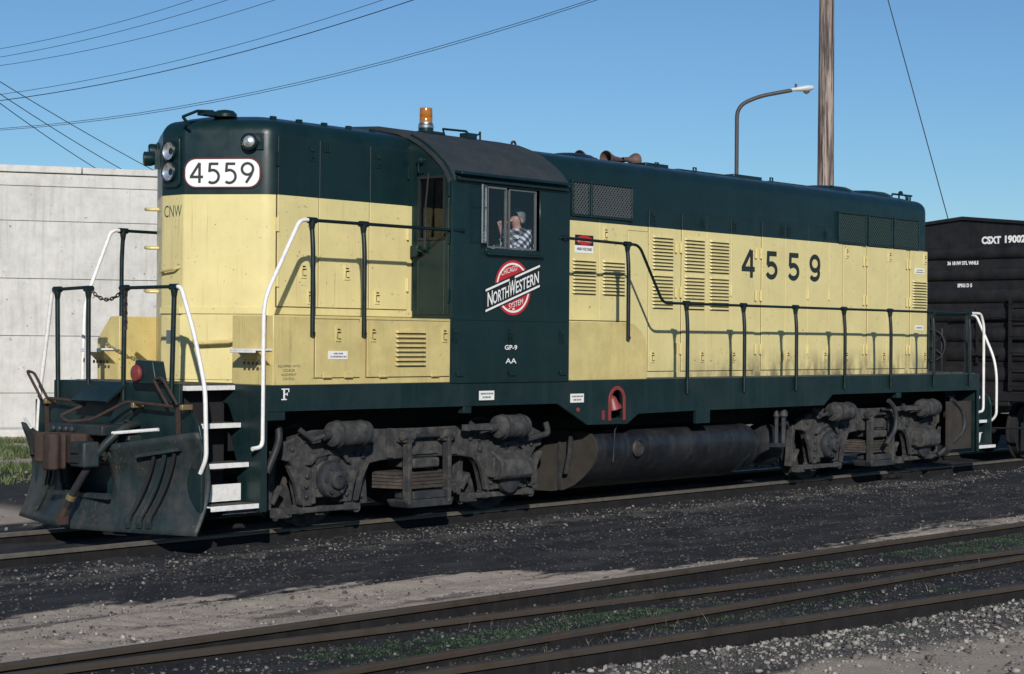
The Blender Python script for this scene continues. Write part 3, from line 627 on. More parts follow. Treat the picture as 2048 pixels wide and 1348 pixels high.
# ---- doors, latches, hinges, louvers
def door(parent, x0, x1, z0, z1, y=-YH, mat=None, nm='door', dep=.016):
    mb = MB(); zz = [z0, z1]
    if z0 < ZS < z1: zz = [z0, ZS-.001, ZS+.001, z1]
    for a, b in zip(zz[:-1], zz[1:]): pass
    g = MB(); g.box(x0-.0075, x1+.0075, y-.0035, y+.01, z0-.0075, z1+.0075); g.build('door_seam_shade', M_seamshade if z0 < 3 else M_dark, parent, smooth=0)  # dark plate behind the door: shade and grime of the gap as colour
    mb.box(x0, x1, y-dep, y+.01, z0, z1); return mb.build(nm, mat or M_hood, parent, smooth=0, bevel=.003, seg=1)
_lat = MB(); _lat.mat(0); _lat.box(-.036,.036,-.006,.006,-.075,.075); _lat.mat(1); _lat.box(-.02,.02,-.0075,-.004,-.05,.05); _lat.mat(0); _lat.box(-.013,.013,-.026,-.007,-.045,.005); _lat.box(-.024,.024,-.02,-.007,.02,.034)
lat0 = {}
def latch(parent, x, z, y=-YH-.020, mat=M_hood):
    if mat.name not in lat0:
        o = _lat.build('latch', [mat, M_dark], parent, smooth=0, loc=(x,y,z)); lat0[mat.name] = o.data; return o
    return link('latch', lat0[mat.name], parent, (x,y,z))
_hin = MB(); _hin.box(-.02,.02,-.006,.006,-.07,.07); _hin.cyl((0,-.009,-.07),(0,-.009,.07),.009,n=8); hin0 = {}
def hinge(parent, x, z, y=-YH-.018, mat=M_hood):
    if mat.name not in hin0:
        o = _hin.build('hinge', mat, parent, smooth=40, loc=(x,y,z)); hin0[mat.name] = o.data; return o
    return link('hinge', hin0[mat.name], parent, (x,y,z))
lou0 = {}
def louver_mesh(wd, mat):
    key = (round(wd,3), mat.name)
    if key not in lou0:
        h = .030; d = .034; w2 = wd/2; mb = MB(); n = 6
        # pressed hood: slopes out from the top, shade of the underside opening painted dark, rounded ends
        prof = [(0, h/2), (-d*.45, h*.32), (-d*.85, h*.0), (-d, -h*.38), (-d*.9, -h*.5), (-.002, -h*.30)]
        vs = []
        for k, (sx, sc) in enumerate(((-1, 0.15), (-.965, .75), (-.93, 1), (.93, 1), (.965, .75), (1, .15))):
            vs += [(sx*w2, p[0]*sc, p[1]) for p in prof]
        m_ = len(prof)
        for i in range(5):
            for j in range(m_-1):
                mb.mat(1 if j == m_-2 else 0); mb.add([vs[i*m_+j], vs[i*m_+j+1], vs[(i+1)*m_+j+1], vs[(i+1)*m_+j]], [(0,1,2,3)])
        mb.mat(1); mb.box(-w2*.93, w2*.93, -.0035, .001, -h*.72, -h*.28)  # dark strip below the louver, its shade put into the colour
        me = mb.build('louver', [mat, M_dark], None, smooth=0); lou0[key] = me.data; COL.objects.unlink(me); bpy.data.objects.remove(me)
    return lou0[key]
def louvers(parent, x0, x1, z0, z1, n, y=-YH-.0165, mat=M_hood):
    me = louver_mesh(x1-x0, mat); p = (z1-z0)/n
    for k in range(n): link('louver', me, parent, ((x0+x1)/2, y, z0+p*(k+.5)))
T = 3.56
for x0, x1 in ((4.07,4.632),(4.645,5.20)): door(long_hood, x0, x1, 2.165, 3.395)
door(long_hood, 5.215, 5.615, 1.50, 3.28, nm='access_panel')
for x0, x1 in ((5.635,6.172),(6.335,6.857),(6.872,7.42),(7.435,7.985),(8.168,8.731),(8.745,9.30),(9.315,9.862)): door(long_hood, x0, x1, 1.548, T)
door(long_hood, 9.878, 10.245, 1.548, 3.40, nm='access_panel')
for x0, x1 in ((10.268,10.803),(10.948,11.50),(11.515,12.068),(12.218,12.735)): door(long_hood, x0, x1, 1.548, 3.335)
for x0, x1, lst in ((5.70,6.13,((2.82,3.255,10),(2.335,2.775,10))),(6.38,6.815,((2.82,3.255,10),(2.335,2.775,10))),(6.935,7.37,((2.82,3.255,10),(2.335,2.775,10))),(4.13,4.565,((2.477,2.905,10),)),(4.70,5.13,((2.477,2.905,10),)),(12.27,12.70,((2.47,2.89,10),))):
    for a, b, n in lst: louvers(long_hood, x0, x1, a, b, n)
for x in (5.72,6.78,7.50,8.66,8.82,9.78,10.36,11.42,12.66): latch(long_hood, x, 1.73)
for x in (5.72,6.78,7.50,8.66,8.82,9.78): latch(long_hood, x, 3.46)
for x in (10.36,11.59,12.66): latch(long_hood, x, 3.22)
latch(long_hood, 4.76, 3.22)
for x in (6.20,6.31,8.015,8.14,10.83,10.925,12.10,12.19):
    for z in (1.83,2.55,3.12): hinge(long_hood, x, z)
for x in (9.315,9.87,7.43):
    for z in (1.83,2.60): hinge(long_hood, x, z)
# base batten under the doors
mb = MB(); mb.box(4.90,12.76,-YH-.013,-YH,1.467,1.535); mb.build('base_batten', M_hood, long_hood, smooth=0, bevel=.003, seg=1)

def grille(parent, x0, x1, z0, z1, y, wire_m, pitch, wr):
    fr_ = MB(); f = .028
    for a in ((x0-f,x1+f,z1,z1+f),(x0-f,x1+f,z0-f,z0),(x0-f,x0,z0,z1),(x1,x1+f,z0,z1)): fr_.box(a[0],a[1],y-.04,y-.0,a[2],a[3])
    g = fr_.build('grille', M_green, parent, smooth=0, bevel=.004, seg=1)
    mb = MB(); mb.box(x0,x1,y-.006,y-.001,z0,z1); mb.build('core', M_dark, g, smooth=0)
    mb = MB(); W = x1-x0; H_ = z1-z0; k = -H_
    while k < W:
        for sgn in (1, -1):
            a0 = max(k, 0); a1 = min(k+H_*.8, W) if False else min(k+H_, W)
            if a1-a0 > .01:
                b0, b1 = (a0-k), (a1-k)
                if sgn < 0: b0, b1 = H_-b0, H_-b1
                mb.bar((x0+a0, y-.022-.004*sgn, z0+b0), (x0+a1, y-.022-.004*sgn, z0+b1), wr, wr*.8, (0,1,0))
        k += pitch
    mb.build('wire_mesh', wire_m, g, smooth=0)
for x0, x1 in ((4.13,4.41),(4.485,5.255)): grille(long_hood, x0, x1, 3.425, 3.80, -YH, M_wire, .052, .011)
for x0, x1 in ((10.14,10.86),(10.965,11.605),(11.715,12.43)): grille(long_hood, x0, x1, 3.375, 3.785, -YH, M_wireg, .055, .010)

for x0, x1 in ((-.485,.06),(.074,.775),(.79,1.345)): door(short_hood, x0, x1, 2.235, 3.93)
mb = MB(); mb.box(-.5,1.43,-YH-.016,-YH,2.155,2.222); mb.build('batten', M_hood, short_hood, smooth=0, bevel=.003, seg=1)
for x, z in ((-.04,3.79),(.90,3.79),(-.14,2.60),(.46,2.60),(.90,2.36),(-.05,2.34)): latch(short_hood, x, z)
for z in (2.5,3.05,3.7):
    hinge(short_hood, -.49, z); hinge(short_hood, 1.345, z)
mb = MB()
for k in range(3): mb.box(.12+k*.03,.14+k*.03,-YH-.03,-YH-.008,3.82,3.92)
mb.build('vent', M_green, short_hood, smooth=0)

# ---- nose: chamfer panels, number board, lamps, grab irons
e_ = Vector((.51,-.75,0)).normalized(); n_ = Vector((-.75,-.51,0)).normalized()
NF = Frame((-.833,-.503,0), e_, (0,0,1), n_)
nb_ = MB(); plate(nb_, NF, rrect(-.395,.395,3.405,3.708,.12), .0, .018); nbd = nb_.build('number_board', M_maroon, short_hood, smooth=30)
nb_ = MB(); plate(nb_, NF, rrect(-.378,.378,3.420,3.693,.108), .019, .024); nb_.build('board_face', M_txtw, nbd, smooth=30)
numerals('4559', GLY, NF, -.322, 3.457, .20, .172, 1.02, .027, .0255, M_maroon if False else M_ink, 'digit', nbd)
def class_light(fr, a, z, name='class_light'):
    mb = MB(); mb.lathe([(.075,0),(.085,.03),(.085,.085),(.07,.10),(.062,.085)], fr(a, z, 0), fr.n, 20, cap=False)
    o = mb.build(name, M_green, short_hood)
    mb = MB(); mb.lathe([(.062,.075),(.058,.09),(.035,.105),(.005,.11)], fr(a, z, 0), fr.n, 20, cap=False); mb.build('lens', M_lens, o)
    mb = MB(); plate(mb, fr, [(a+.0,z-.075),(a+.13,z-.075),(a+.13,z+.09),(a,z+.09)], 0, .02); mb.build('mount', M_green, o, bevel=.004)
class_light(NF, .285, 3.862)
NB = Frame((-.805,.545,0), Vector((-.51,-.75,0)).normalized(), (0,0,1), Vector((-.75,.51,0)).normalized())
class_light(NB, -.285, 3.862)
mb = MB(); plate(mb, NB, [(-.06,3.66),(.06,3.66),(.06,3.85),(-.06,3.85)], 0, .05); mb.lathe([(.06,.05),(.075,.09),(.075,.16),(.05,.17)], NB(0,3.76,0), NB.n, 16); mb.build('horn_lamp', M_green, short_hood)
HF = front(-1.06)
mb = MB(); plate(mb, HF, rrect(-.115,.135,3.42,3.93,.05), 0, .03); hl = mb.build('headlight', M_green, short_hood, bevel=.006)
for z in (3.785, 3.578):
    mb = MB(); mb.lathe([(.10,.03),(.105,.06),(.095,.075),(.088,.06)], HF(0,z,0), HF.n, 24, cap=False); mb.build('rim', M_green, hl)
    mb = MB(); mb.lathe([(.088,.062),(.07,.045),(.035,.03),(.002,.025)], HF(0,z,0), HF.n, 24, cap=False); mb.build('reflector', M_lens, hl)
def handle(parent, pts, r, m_=M_yel, name='grab_iron'):
    mb = MB(); mb.tube(fillet(pts, .05, 4), r, 8); return mb.build(name, m_, parent)
for z in (3.26, 2.86, 2.41): handle(short_hood, [NB(-.32,z,.0), NB(-.32,z,.12), NB(-.02,z-.02,.12), NB(-.02,z-.02,0)], .018)
mb = MB(); mb.box(-1.08,-1.05,-.17,.17,2.155,2.222); mb.build('batten', M_hood, short_hood, bevel=.003, seg=1)
mb = MB(); plate(mb, NF, [(-.44,2.155),(.44,2.155),(.44,2.222),(-.44,2.222)], 0, .015); mb.build('batten', M_hood, short_hood, bevel=.003, seg=1)
mb = MB(); plate(mb, NF, [(-.43,1.50),(.20,1.50),(.20,2.14),(-.43,2.14)], 0, .010); sb_ = mb.build('sand_box_door', M_hood, short_hood, bevel=.003, seg=1)
handle(short_hood, [NF(-.27,1.915,0), NF(-.27,1.86,.09), NF(.14,1.88,.09), NF(.19,2.04,.02)], .02)
handle(short_hood, [HF(-.13,2.58,0), HF(-.13,2.58,.05), HF(.10,2.60,.05), HF(.12,2.62,0)], .013)
mb = MB(); plate(mb, HF, [(-.15,1.5),(.16,1.5),(.16,2.12),(-.15,2.12)], 0, .010); mb.build('access_panel', M_hood, short_hood, bevel=.003, seg=1)
mb = MB(); plate(mb, HF, [(-.06,1.86),(.05,1.86),(.05,1.99),(-.06,1.99)], .011, .02); mb.build('builder_plate', M_steel, short_hood)
mb = MB(); text_into(mb, 'CNW', HF, -.13, 3.125, .145, 3.245, .002, 0, 0); mb.build('reporting_mark', M_dkgreen_letter, short_hood, smooth=0)
# roof items on the nose
mb = MB(); mb.tube([(-1.18,-.3,4.10),(-1.0,-.3,4.175),(-.8,-.3,4.19)], .016, 6); mb.tube([(-1.18,-.3,4.10),(-1.1,-.3,4.02)], .016, 6); mb.lathe([(.12,0),(.12,.03),(.085,.065),(.03,.075)], (-.64,-.3,4.145), (0,0,1), 18); mb.box(-.95,-.62,-.36,-.24,4.14,4.185); mb.build('antenna', M_green, short_hood)
for x in (-.3,.05,.4,.75,1.1):
    mb = MB(); mb.box(x-.03,x+.03,-.66,-.62,4.125,4.165); mb.build('roof_bolt', M_green, short_hood)

# ---- side boxes along the walkway
def wbox(name, x0, x1, y0, y1, z1, cut=None):
    mb = MB()
    if cut: mb.prism([(y0,1.466),(y1,1.466),(y1,z1-.24),(y0+(y1-y0)*.4,z1),(y0,z1)] if cut == 'far' else [], 'x', x0, x1)
    else: mb.box(x0, x1, y0, y1, 1.466, z1)
    return mb.build(name, M_yel, LOCO, bevel=.008)
bb = wbox('battery_box', -1.03, 1.43, -1.5, -.90, 2.135)
fb = wbox('battery_box', -1.03, 1.43, .90, 1.28, 2.135, 'far')
mb = MB(); mb.prism([(3.38,1.466),(4.86,1.466),(4.86,1.80),(4.835,1.93),(4.76,2.03),(4.62,2.115),(4.45,2.14),(3.38,2.14)], 'y', -1.5, -.9); rb = mb.build('equipment_box', M_yel, LOCO, bevel=.008)
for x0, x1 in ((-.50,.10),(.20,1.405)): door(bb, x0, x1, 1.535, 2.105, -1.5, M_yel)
louvers(bb, .595, 1.03, 1.64, 2.02, 8, -1.5165, M_yel)
for x in (-.20,.28,1.32): latch(bb, x, 1.965, -1.521, M_yel)
for x in (-.35,-.06,.42,1.18):
    mb = MB(); mb.box(x-.045,x+.045,-1.525,-1.508,1.53,1.585); mb.cyl((x-.05,-1.525,1.54),(x+.05,-1.525,1.54),.012,n=8); mb.build('hinge', M_yel, bb)
def step_bracket(y0, y1, z, parent):
    mb = MB(); mb.box(-1.26,-1.03,y0,y1,z-.02,z); mb.box(-1.262,-1.235,y0,y1,z-.04,z-.02)
    o = mb.build('foot_step', M_white, parent, bevel=.004)
    g = MB()
    for i in range(5):
        for j in range(3): g.lathe([(.018,0),(.018,.006)], (-1.07-.02*j, y0+.06+i*(y1-y0-.1)/4, z-.05-.045*j), (-1,0,0), 8)
    g.build('perforation', M_dark, o); b_ = MB(); b_.prism([(-1.03,z-.16),(-1.03,z-.021),(-1.20,z-.021)], 'y', y0+.02, y1-.02); b_.build('bracket', M_yel, o)
step_bracket(-1.49, -1.14, 1.815, bb); step_bracket(.5 if False else .93, 1.26, 1.80, fb)
# stencils and plates
S15 = side(-1.5)
mb = MB()
for k, t in enumerate(('EQUIPPED WITH', 'COUPLER', 'ALIGNMENT', 'CONTROL')): 
    wd_ = len(t)*.0215; text_into(mb, t, S15, -.83-wd_/2, 1.635-k*.04, -.83+wd_/2, 1.66-k*.04, .003)
mb.build('stencil', M_dkgreen_letter, bb, smooth=0)
def notice(parent, fr, a0, b0, a1, b1, lines, d=.004, ink=M_ink, face=M_txtw, bold=0):
    mb = MB(); plate(mb, fr, [(a0,b0),(a1,b0),(a1,b1),(a0,b1)], 0, d); o = mb.build('notice_plate', face, parent, smooth=0)
    t_ = MB(); n = len(lines); h = (b1-b0)/(n+.6)
    for k, l in enumerate(lines):
        bb_ = b1-h*(k+.3)-h*.75; m_ = (a1-a0)*.1; 
        if isinstance(l, str): text_into(t_, l, fr, a0+m_, bb_, a1-m_, bb_+h*.6, d+.001, bold)
        else:       # print too small to read: broken strokes of ink
            x_ = a0+m_+(1-l)*.4*(a1-a0)
            while x_ < a1-m_-(1-l)*.4*(a1-a0):
                w_ = random.uniform(.006, .016); flat(t_, fr, [(x_,bb_),(x_+w_,bb_),(x_+w_,bb_+h*.5),(x_,bb_+h*.5)], d+.001); x_ += w_+random.uniform(.004, .009)
    t_.build('print', ink, o, smooth=0); return o
notice(bb, side(-1.516), -.33, 1.715, -.075, 1.795, [.6, 1], ink=M_maroon)
SG = MB()
SEQ = [(0,-.92-.0115)]
SH_ = side(-YH-.0165)
dg_ = notice(long_hood, SH_, 4.175, 2.965, 4.52, 3.055, ['HIGH VOLTAGE'], bold=.04)
mb = MB(); plate(mb, SH_, [(4.175,3.056),(4.52,3.056),(4.52,3.18),(4.175,3.18)], 0, .004); ds = mb.build('danger_sign', M_black, long_hood, smooth=0)
mb = MB(); flat(mb, SH_, arc(4.3475,3.118,.16,.055,0,360,30)[:-1], .0055); mb.build('red_oval', M_redlogo, ds, smooth=0)
mb = MB(); text_into(mb, 'DANGER', SH_, 4.225, 3.10, 4.47, 3.14, .0065); mb.build('print', M_txtw, ds, smooth=0)
notice(long_hood, SH_, 12.345, 2.985, 12.635, 3.07, [.8, 1])
notice(long_hood, SH_, 12.37, 2.13, 12.60, 2.20, [1])
numerals('4559', GLB, SH_, 7.70, 2.785, .37, .551, 1.34, .068, .002, M_ink, 'digit', long_hood)

# ---- roof equipment, long hood
def part(name, mb, m_, parent=LOCO, **k): return mb.build(name, m_, parent, **k)
for x, y, r_ in ((5.1,-.05,.36),(11.0,-.05,.50),(12.15,-.05,.50)):
    mb = MB(); mb.lathe([(r_+.02,0),(r_+.02,.04),(r_,.05),(r_*.85,.085),(r_*.5,.11),(.02,.118)], (x,y,4.155), (0,0,1), 32); part('fan_housing', mb, M_green, long_hood)
def horn_bell(x, y, z, d, L, r_):
    mb = MB(); mb.lathe([(r_*.92,0),(r_,.0),(r_*.97,.02),(r_*.7,.08),(r_*.42,L*.5),(r_*.3,L),(r_*.25,L+.06)], (x,y,z), (d,0,0), 20, cap=False); return mb
hs = MB(); hs.box(5.95,6.42,-.05,.05,4.17,4.215); hs.box(6.05,6.12,-.15,.15,4.18,4.22); hs.cyl((6.2,0,4.2),(6.2,0,4.28),.03); ah = part('air_horn', hs, M_green, long_hood)
for x, y, z, d, L in ((5.93,.0,4.285,1,.34),(6.44,-.1,4.285,-1,.22),(5.46,.06,4.255,1,.3)): part('horn_bell', horn_bell(x,y,z,d,L,.10), M_copper, ah)
for x0, x1 in ((6.24,6.73),(8.24,8.93)):
    mb = MB(); mb.box(x0,x1,-.42,-.05,4.14,4.232); mb.box(x0-.03,x1+.03,-.45,-.02,4.13,4.165); part('exhaust_stack', mb, M_green, long_hood, bevel=.008)
mb = MB(); mb.box(6.84,8.2,-.5,.5,4.15,4.192); part('roof_hatch', mb, M_green, long_hood, bevel=.01)
mb = MB(); mb.box(9.0,10.4,-.5,.5,4.15,4.188); part('roof_hatch', mb, M_green, long_hood, bevel=.01)
for x in (6.46,7.3,9.15,10.75,13.0):
    mb = MB(); mb.tube([(x-.03,-.43,4.15),(x-.03,-.43,4.24),(x+.03,-.43,4.24),(x+.03,-.43,4.15)], .014, 6); part('lift_eye', mb, M_green, long_hood)
mb = MB()
for a, b in (((12.55,-.4,4.17),(12.6,-.4,4.245)),((12.6,-.4,4.245),(13.2,-.4,4.25)),((12.8,-.4,4.16),(12.8,-.4,4.25)),((13.0,-.4,4.25),(13.08,-.4,4.15)),((13.15,-.4,4.14),(13.15,-.4,4.25))): mb.tube([a,b], .016, 6)
mb.lathe([(.03,0),(.04,.03),(.02,.06)], (12.85,-.4,4.245), (0,0,1), 10); part('antenna', mb, M_green, long_hood)

# ---- cab
ARC = [(-1.52,3.60),(-1.512,3.645),(-1.47,3.72),(-1.40,3.80),(-1.29,3.895),(-1.10,4.025),(-.914,4.115),(-.73,4.18),(-.42,4.24),(0,4.265)]
ARC = ARC+[(-y, z) for y, z in ARC[-2::-1]]
X0, X1 = 1.43, 3.37
WX0, WX1, WZ0, WZ1 = 1.965, 2.83, 2.905, 3.575
mb = MB()
for a in ((X0,WX0,1.46,3.60),(WX1,X1,1.46,3.60),(WX0,WX1,1.46,WZ0),(WX0,WX1,WZ1,3.60)): mb.box(a[0],a[1],-1.52,-1.485,a[2],a[3])
mb.box(X0,X1,1.485,1.52,1.46,3.60)
rear = [(-1.484,1.46),(1.484,1.46)]+[(y*.975, z-.035) for y, z in ARC[::-1]]
mb.prism(rear, 'x', X1-.035, X1)
# front wall with a window opening in the door bay
for a in ((-1.484,-1.405,1.46,3.62),(-1.035,-.88,1.46,3.62),(-1.405,-1.035,1.46,2.985)): mb.box(X0,X0+.035,a[0],a[1],a[2],a[3])
mb.prism([(-1.484,3.62),(-.88,3.62),(-.88,4.09)]+[(y*.975, z-.035) for y, z in ARC[5:1:-1]]+[(-1.484,3.66)], 'x', X0, X0+.035)
mb.prism([(-.879,1.46),(1.484,1.46)]+[(y*.975, z-.035) for y, z in ARC[::-1] if y > -.88]+[(-.879,4.08)], 'x', X0, X0+.035)
cab = mb.build('cab', M_green, LOCO, smooth=20)
inn = [(y*.965, z-.045) for y, z in ARC]
mb = MB(); ro = ARC+inn[::-1]; n = len(ARC); vs = []
for x in (X0-.02, X1+.02): vs += [(x, y, z) for y, z in ARC]+[(x, y, z) for y, z in inn]
fs = []
for i in range(n-1):
    fs += [(i, i+1, 2*n+i+1, 2*n+i), (n+i+1, n+i, 3*n+i, 3*n+i+1), (i+1, i, n+i, n+i+1), (2*n+i, 2*n+i+1, 3*n+i+1, 3*n+i)]
fs += [(0, 2*n, 3*n, n), (n-1, 2*n-1, 4*n-1, 3*n-1)]
mb.add(vs, fs); roof = mb.build('cab_roof', M_roof, LOCO, smooth=30)
mb = MB(); mb.box(X0+.04,X1-.04,-1.48,1.48,1.9,1.95); mb.build('cab_floor', M_cabin, cab, smooth=0)
mb = MB(); mb.box(X0+.04,X0+.08,-.85,.9,1.95,3.9); mb.box(2.0,2.35,-.5,.3,1.95,2.9); mb.build('control_stand', M_cabin, cab, bevel=.01)
# drip rail / sunshade over the window
mb = MB(); mb.prism([(-1.52,3.705),(-1.62,3.69),(-1.63,3.66),(-1.52,3.675)], 'x', 1.46, 3.32); mb.prism([(-1.521,3.60),(-1.57,3.60),(-1.57,3.635),(-1.521,3.645)], 'x', 1.47, 3.30); mb.build('drip_rail', M_green, cab, bevel=.004)
# edge beads
mb = MB(); mb.tube([(X0-.004,-1.515,2.15),(X0-.004,-1.515,3.60)]+[(X0-.012, y, z) for y, z in ARC[1:7]], .014, 8); mb.build('corner_bead', M_green, cab)
mb = MB(); mb.box(X0+.02,X1-.01,-1.528,-1.52,2.128,2.14); mb.build('seam', M_green, cab, smooth=0)
# window frame + panes
mb = MB(); f = .022
for a in ((WX0-f,WX1+f,WZ0-.05,WZ0),(WX0-f,WX1+f,WZ1,WZ1+f),(WX0-f,WX0,WZ0,WZ1),(WX1,WX1+f,WZ0,WZ1)): mb.box(a[0],a[1],-1.535,-1.48,a[2],a[3])
mb.box(WX0-.02,WX1+.04,-1.57,-1.521,WZ0-.075,WZ0-.05)
wf = mb.build('cab_window', M_green, cab, bevel=.004, seg=1)
def pane(parent, x0, x1, z0, z1, y, fw_=.018):
    mb = MB()
    for a in ((x0,x0+fw_,z0,z1),(x1-fw_,x1,z0,z1),(x0+fw_,x1-fw_,z0,z0+fw_),(x0+fw_,x1-fw_,z1-fw_,z1)): mb.box(a[0],a[1],y-.012,y+.012,a[2],a[3])
    o = mb.build('sash', M_alu, parent, smooth=0)
    g = MB(); g.box(x0+fw_-.002,x1-fw_+.002,y-.002,y+.002,z0+fw_-.002,z1-fw_+.002); g.build('pane', M_glass, parent, smooth=0)
pane(wf, WX0+.005, 2.285, WZ0+.005, WZ1-.005, -1.512); pane(wf, 2.34, WX1-.03, WZ0+.005, WZ1-.005, -1.497)
# wind deflector hinged ahead of the window
DF = Frame((1.945,-1.53,0), Vector((-.88,-.47,0)), (0,0,1), Vector((.47,-.88,0)))
mb = MB()
for a in ((0,.018,2.95,3.575),(.152,.17,2.95,3.575),(.018,.152,2.95,2.968),(.018,.152,3.557,3.575),(.018,.152,3.33,3.342)): plate(mb, DF, [(a[0],a[2]),(a[1],a[2]),(a[1],a[3]),(a[0],a[3])], -.008, .008)
df = mb.build('wind_deflector', M_alu, cab, smooth=0)
mb = MB(); plate(mb, DF, [(.018,2.968),(.152,2.968),(.152,3.557),(.018,3.557)], -.002, .002); mb.build('pane', M_glass, df, smooth=0)
# cab door (front, near side)
CF = front(X0)
mb = MB()
def fb_(a0,a1,b0,b1,d=.012): plate(mb, CF, [(a0,b0),(a1,b0),(a1,b1),(a0,b1)], 0, d)
fb_(.955,1.03,2.18,3.66); fb_(1.41,1.475,2.18,3.66); fb_(1.03,1.41,2.18,2.97); fb_(1.03,1.41,3.65,3.72)
cd = mb.build('cab_door', M_green, cab, smooth=0, bevel=.004, seg=1)
mb = MB()
for a in ((1.02,1.045,2.975,3.655),(1.395,1.42,2.975,3.655),(1.045,1.395,2.975,3.0),(1.045,1.395,3.63,3.655)): plate(mb, CF, [(a[0],a[2]),(a[1],a[2]),(a[1],a[3]),(a[0],a[3])], .0, .02)
mb.build('window_gasket', M_rubber, cd, smooth=0); mb = MB(); plate(mb, CF, [(1.04,2.99),(1.40,2.99),(1.40,3.64),(1.04,3.64)], -.02, -.012); mb.build('pane', M_glass, cd, smooth=0)
mb = MB(); mb.tube([CF(1.2,3.68,.04), CF(1.16,3.25,.05)], .010, 6); mb.tube([CF(1.17,3.25,.045), CF(1.15,2.88,.04)], .015, 6); mb.build('wiper', M_rubber, cd)
mb = MB(); plate(mb, CF, [(.955,2.80),(1.06,2.80),(1.06,2.92),(.955,2.92)], .012, .06); mb.cyl(CF(1.06,2.87,.05), CF(1.16,2.84,.05), .014, n=8); mb.build('door_latch', M_green, cd, bevel=.006)
for z in (2.38,3.0,3.5):
    mb = MB(); mb.cyl(CF(1.485,z-.07,.02), CF(1.485,z+.07,.02), .014, n=8); mb.build('hinge', M_green, cd)
mb = MB(); mb.lathe([(.05,0),(.05,.03),(.03,.06)], CF(1.06,3.83,0), CF.n, 14); mb.tube([CF(1.05,3.82,.04),CF(1.06,3.70,.05),CF(1.12,3.70,.03)], .01, 6); mb.build('wiper_motor', M_green, cab)
# herald
S3 = side(-1.523); hx, hz, hr = 2.398, 2.49, .30
mb = MB(); flat(mb, S3, arc(hx,hz,hr,hr,0,360,48)[:-1], .0); her = mb.build('herald', M_redlogo, cab, smooth=0)
mb = MB(); ribbon(mb, S3, arc(hx,hz,.262,.262,0,360,48), .022, .001); mb.build('ring', M_txtw, her, smooth=0)
BK = lambda s, t: (1.955+.885*s, 2.235+.21*t+.293*s)
def bq(mb, s0, s1, t0, t1, d): flat(mb, S3, [BK(s0,t0), BK(s1,t0), BK(s1,t1), BK(s0,t1)], d)
mb = MB(); bq(mb, -.02, 1.02, -.17, 1.17, .002); mb.build('banner', M_black, her, smooth=0)
mb = MB(); bq(mb, -.005, 1.005, -.08, .03, .003); bq(mb, -.005, .43, .97, 1.08, .003); bq(mb, .53, 1.005, .97, 1.08, .003)
sk_ = .293/.885
for t, s0, s1, t0, t1 in (('N',.03,.122,.14,.88),('ORTH',.128,.42,.14,.76),('W',.425,.545,.13,.92),('ESTERN',.55,.985,.15,.78)):
    a0, b0 = BK(s0, t0); a1 = BK(s1, t0)[0]; text_into(mb, t, S3, a0, b0, a1, b0+.21*(t1-t0), .0035, .012, sk_)
text_into(mb, 'AND', S3, 2.345, 2.455, 2.415, 2.475, .004, 0, sk_)
text_into(mb, 'CHICAGO', S3, hx-.195, hz+.125, hx+.065, hz+.185, .002, .0, .27); text_into(mb, 'SYSTEM', S3, hx-.07, hz-.235, hx+.165, hz-.175, .002, .0, .27); flat(mb, S3, [(hx-.01,hz-.245),(hx+.025,hz-.24),(hx+.025,hz-.222),(hx-.01,hz-.227)], .002)
mb.build('lettering', M_txtw, her, smooth=0)
mb = MB(); text_into(mb, 'GP-9', S3, 2.27, 1.812, 2.475, 1.865, 0, .02); mb.build('class_mark', M_txtw, cab, smooth=0); mb = MB(); text_into(mb, 'AA', S3, 2.285, 1.665, 2.465, 1.72, 0, .01); mb.build('class_mark', M_txtw, cab, smooth=0)
notice(cab, S3, 1.86, 1.272, 2.10, 1.372, [1, .7], ink=M_ink); 
for x in (1.48,2.37,3.24): latch(cab, x, 1.965, -1.526, M_green)
for x in (1.55,2.39,3.25):
    mb = MB(); mb.box(x-.05,x+.05,-1.54,-1.52,1.53,1.58); mb.build('hinge', M_green, cab, bevel=.003)
# cab roof items
bc = MB(); bc.box(1.95,2.24,-.62,-.38,4.205,4.235); bc.cyl((2.07,-.5,4.235),(2.07,-.5,4.275),.085,n=20); bk = bc.build('beacon', M_green, roof, bevel=.004)
mb = MB(); mb.lathe([(.088,0),(.09,.03),(.078,.045),(.078,.06)], (2.07,-.5,4.275), (0,0,1), 20); mb.build('collar', M_steel, bk)
mb = MB(); mb.lathe([(.072,0),(.074,.05),(.068,.06),(.074,.07),(.07,.15),(.066,.165),(.002,.17)], (2.07,-.5,4.335), (0,0,1), 20); mb.build('lens', M_amber, bk)
mb = MB(); mb.tube([(2.27,-.6,4.20),(2.24,-.6,4.275),(2.62,-.6,4.285),(2.72,-.6,4.215)], .014, 6); mb.box(2.58,2.74,-.66,-.54,4.20,4.262); mb.tube([(2.74,-.6,4.23),(2.84,-.6,4.27),(2.86,-.6,4.30)], .010, 6); mb.tube([(2.86,-.6,4.30),(2.86,-.6,4.19)], .012, 6); mb.build('antenna', M_green, roof)
mb = MB(); mb.tube([(3.44,-.6,4.10),(3.44,-.6,4.17)]+[(3.44+.035*math.sin(R(a)), -.6, 4.205-.035*math.cos(R(a))) for a in range(20, 350, 30)], .015, 6); part('lift_eye', mb, M_rust, long_hood)

